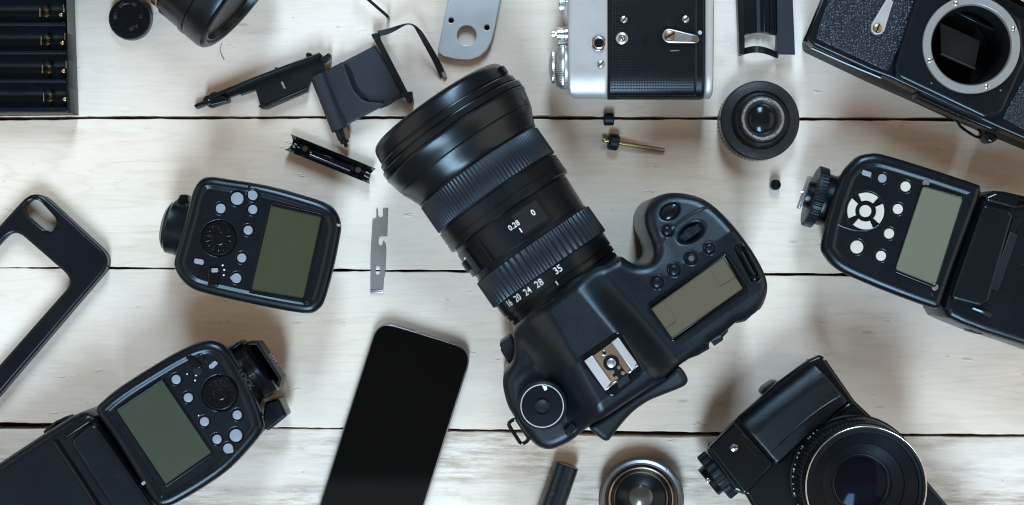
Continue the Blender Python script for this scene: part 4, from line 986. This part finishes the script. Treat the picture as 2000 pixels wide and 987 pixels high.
def build_film_camera():
    T = thing('film_camera', 'silver and black old film camera with metal knobs, beside the grey metal plate', 'camera', P(1245, 60, 0))
    z = 40.0
    y_end = P(0, 190, z)[1]
    def rounded_end(z_):
        def hf(X, Y, d):
            t = np.clip((Y - y_end) / 16.0, 0, 1); return z_ - 15 * (1 - np.sqrt(np.maximum(0, 1 - (1 - t) ** 2))) * .55
        return hf
    tp = PO([(1109, -120), (1188, -120), (1188, 190), (1124, 190), (1112, 184), (1109.5, 170)], z)
    put('top_plate', hsolid(tp, rounded_end(z), .5, 1.6, 0.6, 4.0), M['silver'], T, sharp=50)
    body = PO([(1188, -120), (1378, -120), (1377, 190), (1374, 192), (1188, 192)], z - .6)
    put('body', hsolid(body, rounded_end(z - .8), .5, 1.2, 0.7, 4.0), M['black'], T, sharp=50)
    lea = PO([(1189, -120), (1362, -120), (1361, 186), (1190, 186)], z)
    put('leather', hsolid(lea, rounded_end(z + .2), z - 14, .5, 0.7), M['black'], T, sharp=50)
    # raised studs of the covering, pressed into rows
    xa, ya = P(1196, 0, z)[0], P(0, 172, z)[1]; V, F = [], []; lift = rounded_end(z + .2)
    for i in range(31):
        for j in range(46):
            x, y = xa + i * 1.5, ya + j * 1.5
            px_, py_ = CX + x * S0 / ((D - z) / D), CY - y * S0 / ((D - z) / D)
            if any(math.hypot(px_ - a, py_ - b) < r for a, b, r in ((1218.7, 38.5, 11), (1214.5, 75.4, 15), (1339, 38, 11), (1307, 70, 20), (1330, 73, 16), (1352, 76, 14))): continue
            h = float(lift(np.array([x]), np.array([y]), None)[0]); b = len(V); q = .55
            V += [(x - q, y - q, h - .05), (x + q, y - q, h - .05), (x + q, y + q, h - .05), (x - q, y + q, h - .05), (x - .12, y + .1, h + .42)]
            F += [(b, b + 1, b + 4), (b + 1, b + 2, b + 4), (b + 2, b + 3, b + 4), (b + 3, b, b + 4)]
    st = put('stud_rows', (V, F), M['gloss'], T, smooth=False); st['kind'] = 'stuff'
    bp = PO([(1378, -120), (1396, -120), (1394, 180), (1390, 190), (1377, 191)], z)
    put('base_plate', hsolid(bp, rounded_end(z), .5, 1.6, 0.6, 4.0), M['silver'], T, sharp=50)
    # wear where the finish has chipped at the corner
    put('chipped_edge', slab(spline(PO([(1128, 186.5), (1140, 182), (1150, 176), (1158, 174.5), (1166, 178), (1172, 177), (1182, 181), (1184, 186)], z - 6), 3), z - 12, z - 7.4, .05), plain('worn_grey', (0.12, 0.12, 0.12), .5, .4, bstr=.2), T)
    so = put('flash_socket', lathe([(4.3, z - 1), (4.2, z + .3), (3.9, z + .5), (3.8, z + 1.6), (3.3, z + 2.1), (2.6, z + 1.9), (2.2, z + 1.2), (2.1, z - .8)], P(1169.5, 85, z), n=40), M['chrome'], T)
    put('socket_core', lathe([(2.3, z + .1), (1.0, z + .15), (.9, z + .6), (0, z + .6)], P(1169.5, 85, z), n=28), M['dark'], so)
    screw(T, 1173.5, 125.6, 7.4, z, M['steel'], 48); screw(T, 1218.7, 38.5, 7.4, z + .2, M['steel'], 60); screw(T, 1339, 38, 7.4, z + .2, M['steel'], 45)
    e = put('eyelet', lathe([(3.4, z - .5), (3.4, z + .9), (3.0, z + 1.2), (1.9, z + .8)], P(1214.5, 75.4, z), n=36), M['steel'], T)
    screw(T, 1214.5, 75.4, 5.4, z + .7, M['chrome'], 100)
    lv = put('lever', slab(pill(P(1307.5, 70, z + 3), P(1357, 76.5, z + 3), L(14, z), L(8.6, z)), z + .8, z + 3, .7, 4), M['steel'], T)
    screw(T, 1308, 70, 11, z + 3.1, M['copper'], 30); put('lever_cap', lathe([(2.0, z + 2.9), (2.0, z + 3.5), (1.7, z + 3.8), (0, z + 3.9)], P(1357, 76.5, z + 3), n=28), M['chrome'], T)
    put('rub_mark', slab(pill(P(1310, 99.5, z + .3), P(1326, 99, z + .3), .25), z - .5, z + .35, .05), M['copper'], T)
    put('glue_spot', lathe([(1.3, z - .3), (1.0, z + .5), (0, z + .6)], P(1367, 64, z), n=12), M['plate'], T)
    # knobs on the top plate, axes along -x
    def knob(name, y, zz, x, prof, mat, n=48, rf=None, par=T): return put(name, lathe(prof, P3(x, y, zz), (-1, 0, 0), n, rf), mat, par)
    k = lambda m, amp, rmin: (lambda t, r, q: r + (amp * math.cos(m * t) if r > rmin else 0))
    w_ = knob('advance_dial', 131, 22, 1110, [(0, -1), (12.3, -1), (12.6, 0), (12.6, 2.2), (12.2, 2.7), (0, 2.7)], M['silver'], 64)
    knob('knurled_ring', 131, 22, 1101, [(0, -.5), (12.0, -.5), (12.2, 0), (12.2, 1.5), (10.8, 4.4), (0, 4.4)], M['steel'], 240, k(60, .18, 11.9), w_)
    knob('knob_cap', 131, 22, 1084, [(0, 0), (9.0, 0), (9.2, .4), (9.2, 1.6), (8.6, 2.2), (4, 3.4), (0, 3.7)], M['steel'], 216, k(54, .14, 9.1), w_)
    s_ = knob('shutter_release', 67, 24, 1110, [(0, -1), (4.4, -1), (4.4, 2), (3.6, 2.4), (3.9, 2.6), (3.9, 6.2), (3.4, 6.6), (1.8, 6.6), (1.8, 7.4), (2.4, 7.5), (2.4, 9.2), (1.8, 9.6), (0, 9.6)], M['chrome'], 48)
    knob('lever_hub', 82, 22, 1110, [(0, -1), (3.0, -1), (3.0, 5.6), (2.6, 6), (0, 6)], M['silver'], 32)
    r_ = knob('rewind_knob', 0, 22, 1110, [(0, -1), (4.4, -1), (4.4, 1.4), (5.8, 1.6), (6.0, 2), (6.0, 5), (5.6, 5.4), (0, 5.4)], M['steel'], 160, k(40, .15, 5.9))
    put('plate_step', slab(PO([(1101, -60), (1110, -60), (1110, 48), (1101, 30)], 20), 4, 26, .8), M['plate'], T)
build_film_camera()

def build_frame_piece():
    T = thing('film_gate_frame', 'black grooved frame piece with a window, beside the silver camera', 'frame part', P(1497, 50, 0))
    win = PO([(1453.4, 69), (1467, 65.5), (1481, 63), (1492, 63.5), (1504, 67), (1518.5, 69.5), (1518.5, 92), (1454, 96)], 6)
    o = PO([(1438, -60), (1444, 108), (1518.5, 106), (1553, 107), (1546, -60)], 6)
    put('plate', slab([PO([(1438, -60), (1441.5, 30), (1444.5, 106), (1455, 104), (1453, -60)], 8)], 1, 8, .6), M['bracket'], T)
    put('floor', slab(PO([(1452, -60), (1453.4, 69), (1467, 65.5), (1481, 63), (1492, 63.5), (1504, 67), (1518.5, 69.5), (1518, -60)], 4), 1, 4, .4), M['black'], T)
    put('side_plate', slab(PO([(1517, -60), (1518.5, 106), (1553, 107), (1546, -60)], 9), 7.4, 9.2, .3), M['cloth'], T)
    put('side_wall', slab(PO([(1517, -60), (1518.5, 104), (1523, 104), (1522, -60)], 8), .3, 7.8, .3), M['bracket'], T)
    for x, w_ in ((1479.5, 2.4), (1491, 1.2), (1503, 1.0), (1512, 1.0)): put('groove_ridge', bar(P(x, -60, 6), P(x + 2.5, 62, 6), w_, 3.5, 6, .6), M['cloth'] if w_ > 2 else M['bracket'], T)
    n = 16; A_, B_ = [], []
    for i in range(n + 1):
        t = i / n; x = 1444 + t * 76; hump = math.sin(PI * min(1, t * 1.05)) ; z = 3.5 + 8.5 * hump
        y = 97 + 4 * t - 11 * hump * .8
        A_.append(P3(x, y, z)); B_.append(P3(x, y + 13, z - 1))
    put('arched_strap', strip(A_, B_, .7), M['bracket'], T)
    put('pin', lathe([(.9, 2), (.9, 5.6), (.6, 6), (0, 6)], P(1447.5, 104.5, 5), n=16), M['steel'], T)
build_frame_piece()

def build_small_lens():
    c = P(1484, 235.5, 14); T = thing('small_lens', 'small black lens with worn rim standing upright below the grooved frame', 'lens', c)
    put('toothed_base', lathe([(0, .3), (21.6, .3), (22.0, .8), (22.0, 9), (20, 9.4), (0, 9.4)], c, n=320, rf=lambda t, r, k: r + (.5 * math.copysign(1, math.cos(64 * t)) if r > 21.9 else 0)), plain('dull_brass', (0.36, 0.30, 0.20), .4, .8, bstr=.1), T)
    put('flange', lathe([(0, 8), (22.0, 8), (22.4, 8.6), (22.4, 14.4), (21.6, 15.4), (19, 15.9), (16.6, 16.2), (16.0, 15.6), (15.4, 16.4), (15.2, 18.5), (14.2, 20.5), (13.6, 21.6), (13.2, 21.4), (12.6, 24.2), (12.0, 25.6), (11.4, 26.0)], c, n=96), M['worn'], T)
    t = NT('worn_rim'); f = t.ramp(t.noise(900, detail=4, rough=.7), .40, .56)
    t.set(Base_Color=t.mix(f, (0.03, 0.03, 0.032), (0.62, 0.63, 0.64)), Metallic=f, Roughness=.3)
    put('rim', lathe([(12.0, 24), (12.0, 25.8), (11.6, 26.4), (10.7, 26.5), (10.3, 26.1), (9.6, 24.6)], c, n=72), t.m, T)
    put('inner_cone', lathe([(10.2, 26), (9.2, 24.2), (8.6, 23.2), (8.5, 22.4)], c, n=64), M['steel'], T)
    put('glass', lathe([(8.8, 22.2), (7.4, 23.2), (5.2, 24.1), (2.6, 24.6), (0, 24.8)], c, n=48), plain('dull_glass', (0.007, 0.0065, 0.0075), .14, bstr=.03, spec=.35), T)
    put('index_notch', bar(P(1500, 193, 26), P(1503, 197, 26), .6, 25, 26.8, .1), M['copper'], T)
build_small_lens()

def roller(c1, c2, r, z):
    a = np.array(P3(*c1, z)); b = np.array(P3(*c2, z)); ln = np.linalg.norm(b - a)
    return lathe([(0, 0), (r - .6, 0), (r, .6), (r, ln - .6), (r - .6, ln), (0, ln)], a, b - a, 28)
single('rubber_roller', 'tiny black rubber roller lying across the gap between planks', 'roller', roller((1179, 233), (1199, 233), 3.7, 3.8), M['rubber'], P(1189, 233, 0))
def build_pin():
    T = thing('brass_pin', 'thin brass pin through a black rubber collar, right of the big lens', 'pin', P(1237, 285, 0))
    a = np.array(P3(1176, 274, 4.9)); b = np.array(P3(1298, 294.5, 1.4)); Ax = b - a; ln = np.linalg.norm(Ax)
    put('shaft', lathe([(0, 0), (.7, 0), (1.2, .8), (1.25, 1.6), (1.25, ln - 8.6), (1.05, ln - 8.3), (1.05, ln - 7.8), (1.25, ln - 7.5), (1.25, ln - .3), (1.0, ln), (0, ln)], a, Ax, 24), M['brass'], T)
    put('collar', lathe([(0, 3.6), (3.9, 3.6), (4.8, 4.6), (4.8, 8.6), (3.9, 9.6), (0, 9.6)], a, Ax, 30), M['rubber'], T)
build_pin()
c = P(1515.5, 361, 6)
single('black_cap', 'tiny round black cap standing alone below the small lens', 'cap', lathe([(0, .3), (2.8, .3), (3.05, .7), (3.05, 5.4), (2.7, 6.0), (2.1, 6.0), (1.8, 5.2), (0, 5.0)], c, n=32), M['black'], c)

# ------------------------------------------------------------------ shiny black camera body, upper area
def build_slr():
    T = thing('mirror_camera', 'black leather-covered camera body without lens, open silver mount ring facing up', 'camera', P(1800, 80, 0))
    z = 40.0
    ex = np.array((0.914, 0.406)); ey = np.array((0.406, -0.914))     # photo directions along the body and up the body
    b0 = np.array((1577, 98.0))
    def q(s, t): p = b0 + ex * s + ey * t; return (p[0], p[1])
    hz = 46.0; mc = P(1897.5, 88, hz + 1.5); bore = circle(mc, L(77.5, hz + 2) + .6, 64)
    lower = PO([(1580, 100), (1700, 157), (1800, 201), (1870, 233), (1944, 264), (2010, 291), (2120, 340), (2150, 120), (2000, 33), (1960, 15), (1640, -130), (1610, -10), (1572, 82), (1574, 95)], 10)
    put('lower_shell', slab([rounded(lower, 2.0), bore], .4, 31, 1.6, 4), M['matte'], T)
    main = PO([(1590, 88), (1700, 138), (1738, 152), (1790, 176), (1880, 218), (1950, 250), (2010, 276), (2120, 324), (2150, 130), (2000, 36), (1950, 14), (1640, -130), (1612, -8), (1577, 76)], z)
    put('body', slab([rounded(main, 2.4), bore], 28, z, 1.4, 4), M['black'], T)
    put('base_trim', tube([P3(1585, 94, 35), P3(1650, 123, 35), P3(1720, 152, 35)], .9, 8), M['copper'] if False else M['gloss'], T)
    put('leather', slab(rounded(PO([(1592, 75), (1636, -60), (1822, -60), (1736, 141)], z + 1), 1.4), z - 2, z + 1.0, .7, 3), M['pebble'], T)
    put('leather', slab(rounded(PO([(1957, 230), (2010, 135), (2120, 190), (2120, 310), (2006, 258)], z + 1), 1.4), z - 2, z + .9, .7, 3), M['pebble'], T)
    put('edge_trim', tube([P3(1571, 82, 33), P3(1607, 2, 33), P3(1640, -80, 33)], 1.0, 8), M['gloss'], T)
    # mount housing and ring
    put('mount_housing', slab([rounded(PO([(1800, -40), (1835, -90), (1960, 12), (1994, 36), (2004, 120), (1958, 222), (1925, 232), (1752, 150), (1748, 130)], hz), 6), circle(mc, 22.0, 64)], z - 1, hz, 2.0, 5), M['black'], T)
    ro, ri = L(95.5, hz + 2), L(77.5, hz + 2)
    t = NT('turned_steel'); v = t.coord((1, 1, 1)); 
    n = t.noise(220, v, detail=4); t.set(Base_Color=t.mix(n, (0.34, 0.345, 0.35), (0.46, 0.46, 0.455)), Metallic=.7, Roughness=.38, Normal=t.bump(t.noise(1, t.coord((60, 2500, 1), rot=(0, 0, .5)), detail=2), .08, .0002))
    R = put('mount_ring', lathe([(ro, hz - 1), (ro, hz + 1.4), (ro - .3, hz + 1.8), (ri + .9, hz + 1.8), (ri + .5, hz + 1.5), (ri, hz + .4), (ri, hz - 3)], mc, n=120), t.m, T)
    put('chamber_wall', lathe([(ri + .1, hz + .2), (ri - .2, hz - 2), (ri - 1.2, hz - 4), (ri - 1.2, 6)], mc, n=96), M['dark'], T)
    put('chamber_floor', slab(circle(mc, ri, 48), 6, 8, .1), M['dark'], T)
    mq = [(1836, 44), (1915, 80), (1904, 134), (1838, 104)]
    put('mirror', slab(PO(mq, 24), 22, 24, .3), M['mirror'], T)
    put('mirror_edge', bar(P(1838, 105, 26), P(1905, 135, 26), 1.2, 22, 26, .3), plain('brown_edge', (0.05, 0.04, 0.035), .4, bstr=0), T)
    put('chamber_rail', bar(P(1868, 22, 34), P(1940, 58, 34), 1.4, 28, 34, .4), M['gloss'], T)
    for x, y, a in ((1867, 7.3, -20), (1980, 57.3, 80), (1816, 118.7, 20), (1927.5, 169.5, 100)): screw(T, x, y, 5.6, hz + 1.2, M['steel'], a)
    # self-timer lever
    put('lever', slab(rounded(PO([(1701, 60), (1702, 47), (1731, -1), (1738, -5), (1746, 4), (1742, 14), (1728, 60), (1722, 67), (1710, 68)], z + 4), 1.6), z + 1.6, z + 4, .7, 4), M['silver'], T)
    screw(T, 1713.5, 55.7, 9.0, z + 4, M['brass'], 68)
    for x, y in ((1819, 163), (1954, 177)): put('tiny_pin', lathe([(.5, hz - 1), (.4, hz + .3), (0, hz + .4)], P(x, y, hz), n=10), M['steel'], T)
    # underside: tripod plate bar, strap lug and wire
    put('lower_bar', slab(rounded(PO([(1790, 178), (1875, 190), (1915, 214), (1950, 240), (1940, 256), (1870, 228), (1790, 192)], 36), 2), 26, 36.5, 1.4), M['gloss'], T)
    put('strap_wire', tube(spline([P3(1868, 234, 20), P3(1876, 247, 18), P3(1892, 259, 16), P3(1906, 267, 15), P3(1916, 269, 15), P3(1917, 262, 17), P3(1911, 252, 20)], 4, False), .8, 8), M['gloss'], T)
    put('strap_lug', slab(rounded(PO([(1918, 256), (1944, 262), (1949, 273), (1937, 280), (1928, 276)], 24), 1.6), 12, 25, 1.2), M['gloss'], T)
    # viewfinder hump peeking past the upper edge
    put('prism', slab(rounded(PO([(1975, -60), (1984, -2), (2010, 12), (2090, 40), (2090, -60)], 30), 2), 6, 30, 1.5), M['gloss'], T)
build_slr()

# ------------------------------------------------------------------ black camera with its lens facing up, lower area
def build_lower_camera():
    T = thing('camera', 'glossy black camera with chrome-rimmed lens facing up and ribbed knob, at the bottom edge', 'camera', P(1640, 900, 0))
    z = 36.0
    o = PO([(1579, 703), (1600, 694), (1608, 696), (1616, 705), (1670, 783), (1723, 833), (1850, 985), (1950, 1110), (1560, 1150), (1457, 968), (1433, 960), (1381, 882), (1386, 872), (1436, 822), (1520, 746)], z)
    put('body', slab(rounded(o, 2.2), .5, z, 2.2, 5, 5.0), M['gloss'], T)
    pa, pb = np.array(P(1440, 819, z + 3)), np.array(P(1587, 706, z + 3)); td = (pb - pa) / np.linalg.norm(pb - pa)
    def lhf(X, Y, d):
        e = np.abs((X - pa[0]) * td[1] - (Y - pa[1]) * td[0]); R_ = 13.0; q = np.clip(e, 0, R_)
        return z + 5.2 - .62 * (R_ - np.sqrt(np.maximum(R_ * R_ - (R_ - q) ** 2, 0)))
    lo = PO([(1440, 819), (1584, 706), (1590, 706), (1654, 783), (1648, 792), (1590, 840), (1520, 905), (1512, 903)], z + 3)
    put('leather_grip', hsolid(rounded(lo, 2.5), lhf, z - 4, 1.6, 0.55), M['grain'], T, sharp=50)
    put('grip_ridge', tube(spline([P3(1641, 773, z + 4.4), P3(1592, 806, z + 4.8), P3(1545, 845, z + 4.8), P3(1503, 884, z + 4.2)], 4, False), 1.0, 8), M['grain'], T)
    put('grip_trim', tube(spline([P3(1664, 788, z + 1.0), P3(1650, 797, z + 1.6), P3(1590, 846, z + 1.6), P3(1523, 907, z + 1.2)], 4, False), .8, 8), M['gloss'], T)
    so = PO([(1383, 876), (1437, 823), (1513, 907), (1458, 966), (1450, 964)], z + 2)
    put('side_housing', slab(rounded(so, 2.0), z - 3, z + 2.6, 1.8, 5), M['gloss'], T)
    screw(T, 1433.3, 874.4, 8.0, z + 2.6, M['chrome'], 10)
    put('side_slot', slab([pill(P(1452, 855, z + 3), P(1477, 887, z + 3), 1.7, 1.2), pill(P(1453, 856, z + 3), P(1476, 886, z + 3), 1.0, .6)], z + 2, z + 3.2, .3), M['gloss'], T)
    ax = np.array((-0.779, -0.627, 0)); 
    k_ = put('knob', lathe([(0, -2), (14.2, -2), (14.6, -1.5), (14.6, 3.4), (14.0, 4.0), (0, 4.0)], P3(1404, 926, 22), ax, 160, lambda t, r, k: r + (.45 * math.copysign(abs(math.cos(20 * t)) ** .5, math.cos(20 * t)) if r > 14.1 else 0)), M['rubber'], T)
    put('knob_crank', lathe([(0, 3.5), (8.8, 3.5), (9.2, 4), (9.2, 7.2), (8.8, 7.8), (0, 7.8)], P3(1404, 926, 22), ax, 40), M['black'], k_)
    put('crank_glint', bar(P(1379, 935, 29), P(1385, 941, 29), 2.4, 26, 31.5, .5), M['chrome'], k_)
    put('side_button', slab(rounded(PO([(1487, 768), (1493, 758), (1512, 745), (1521, 745), (1540, 766), (1508, 792)], 24), 1.6), 10, 24, 1.4), M['black'], T)
    put('edge_trim', tube([P3(1582, 704, z - 1), P3(1440, 818, z - 1)], .7, 8), M['gloss'], T)
    put('corner_pin', lathe([(.7, z - .5), (.5, z + .3), (0, z + .4)], P(1610, 702, z), n=10), M['steel'], T)
    # lens
    zt = 68.0; c = P(1691.5, 951, zt)
    B = put('lens_barrel', lathe([(35.6, z - 2), (35.6, z + 3), (34.9, z + 3.6), (33.8, z + 10), (33.4, z + 10.6)], c, n=120), M['lens'], T, sharp=28)
    put('focus_ring', lathe([(32.8, z + 10.2), (33.3, z + 10.8), (33.3, z + 20.6), (32.8, z + 21.2), (32.2, z + 21.2)], c, n=360, rf=lambda t, r, k: r + (.28 * math.cos(90 * t) if r > 33 else 0)), M['rubber'], B)
    put('front_barrel', lathe([(32.5, z + 20), (32.5, zt - 3), (32.3, zt - 2.4), (32.3, zt - .6), (31.9, zt)], c, n=120), M['lens'], B)
    put('chrome_rim', lathe([(32.1 + .42 * math.cos(q), zt + .2 + .42 * math.sin(q)) for q in [PI * i / 8 for i in range(9)]], c, n=140), M['chrome'], B)
    put('inner_ring', lathe([(31.6, zt + .3), (30.6, zt + .1), (30.2, zt - 1.0), (28.8, zt - 1.2), (28.4, zt - 2.6), (22.4, zt - 7.2), (22.0, zt - 8.2), (16.4, zt - 11.6), (15.9, zt - 12.6), (15.2, zt - 12.8), (14.8, zt - 14)], c, n=120), M['inner'], B, sharp=22)
    put('glass_rim', lathe([(15.2, zt - 13.2), (15.0, zt - 12.6), (14.5, zt - 12.9), (14.4, zt - 14)], c, n=90), M['gloss'], B)
    put('glass', lathe([(14.6 * i / 10, zt - 13.6 + 2.7 * (1 - (i / 10) ** 2)) for i in range(10, -1, -1)], c, n=64), M['glass'], B)
    # engraved scale marks around the barrel
    for i in range(26):
        t = math.radians(128 + i * 3.7 + (i % 3) * .7); r = 34.55 + (i % 2) * .12
        if i % 5 == 4: continue
        a = (c[0] + r * math.cos(t), c[1] + r * math.sin(t)); tx, ty = -math.sin(t), math.cos(t); q = .22 + .14 * (i % 3)
        put('scale_mark', bar((a[0] - tx * q, a[1] - ty * q), (a[0] + tx * q, a[1] + ty * q), .35 + .2 * (i % 2), z + 4.4, z + 6.6, .03), M['plate'], B)
build_lower_camera()

def build_battery():
    a = np.array(P3(1107.5, 908, 7.2)); d = np.array((-0.326, -0.945, 0)); 
    T = thing('battery', 'black cylindrical battery at the bottom edge, between the phone and the silver-flanged lens', 'battery', P(1090, 960, 0))
    put('wrap', lathe([(5.8, 0), (6.7, .1), (7.0, .6), (7.0, 46), (6.6, 46.6), (5.0, 46.8)], a, d, 48), M['battery'], T)
    put('end_cap', lathe([(5.9, .4), (5.6, .2), (3, .5), (0, .5)], a, d, 40), M['steel'], T)
    put('terminal', lathe([(5.2, 46.7), (2.8, 46.8), (2.7, 48.2), (0, 48.4)], a, d, 32), M['steel'], T)
build_battery()

def build_bottom_lens():
    c = P(1252.5, 976, 10); T = thing('lens_mount', 'round silver-flanged lens with dark stepped inside, at the bottom edge', 'lens', c)
    put('flange', lathe([(0, .3), (22, .3), (22.8, 2), (24.0, 8.6), (24.3, 10), (23.9, 10.5), (22.6, 10.8), (20.9, 10.2), (20.4, 9.0), (19.6, 8.4)], c, n=96), plain('smoky_metal', (0.16, 0.163, 0.17), .34, .9, bstr=.06, var=.35), T)
    put('inner_ring', lathe([(20.4, 8.2), (19.0, 7.0), (18.6, 9.6), (18.2, 9.9), (17.6, 9.6), (17.2, 7)], c, n=96), plain('bronzed_ring', (0.30, 0.26, 0.21), .28, .9, bstr=.05, var=.4), T)
    put('black_step', lathe([(17.4, 8.0), (16.6, 8.6), (16.2, 8.4), (15.6, 6)], c, n=96), M['gloss'], T)
    put('inner_ring', lathe([(15.9, 6.8), (15.2, 7.4), (14.9, 7.2), (14.6, 4)], c, n=96), M['copper'], T)
    put('inner_cone', lathe([(14.8, 5.5), (13.8, 6.2), (13.4, 5.8), (7.4, 3.0), (7.2, 2.6)], c, n=96), M['black'], T)
    put('glass', lathe([(7.4, 2.6), (6.6, 3.6), (4, 4.6), (0, 5.0)], P(1252.5, 972, 5), n=48), plain('grey_sheen_glass', (0.06, 0.058, 0.055), .25, .1, bstr=.1, coat=.8, var=.4), T)  # grey base colour stands in for the reflection in this glass
    screw(T, 1304, 918, 3.6, 10.0, M['steel'], 50)
build_bottom_lens()
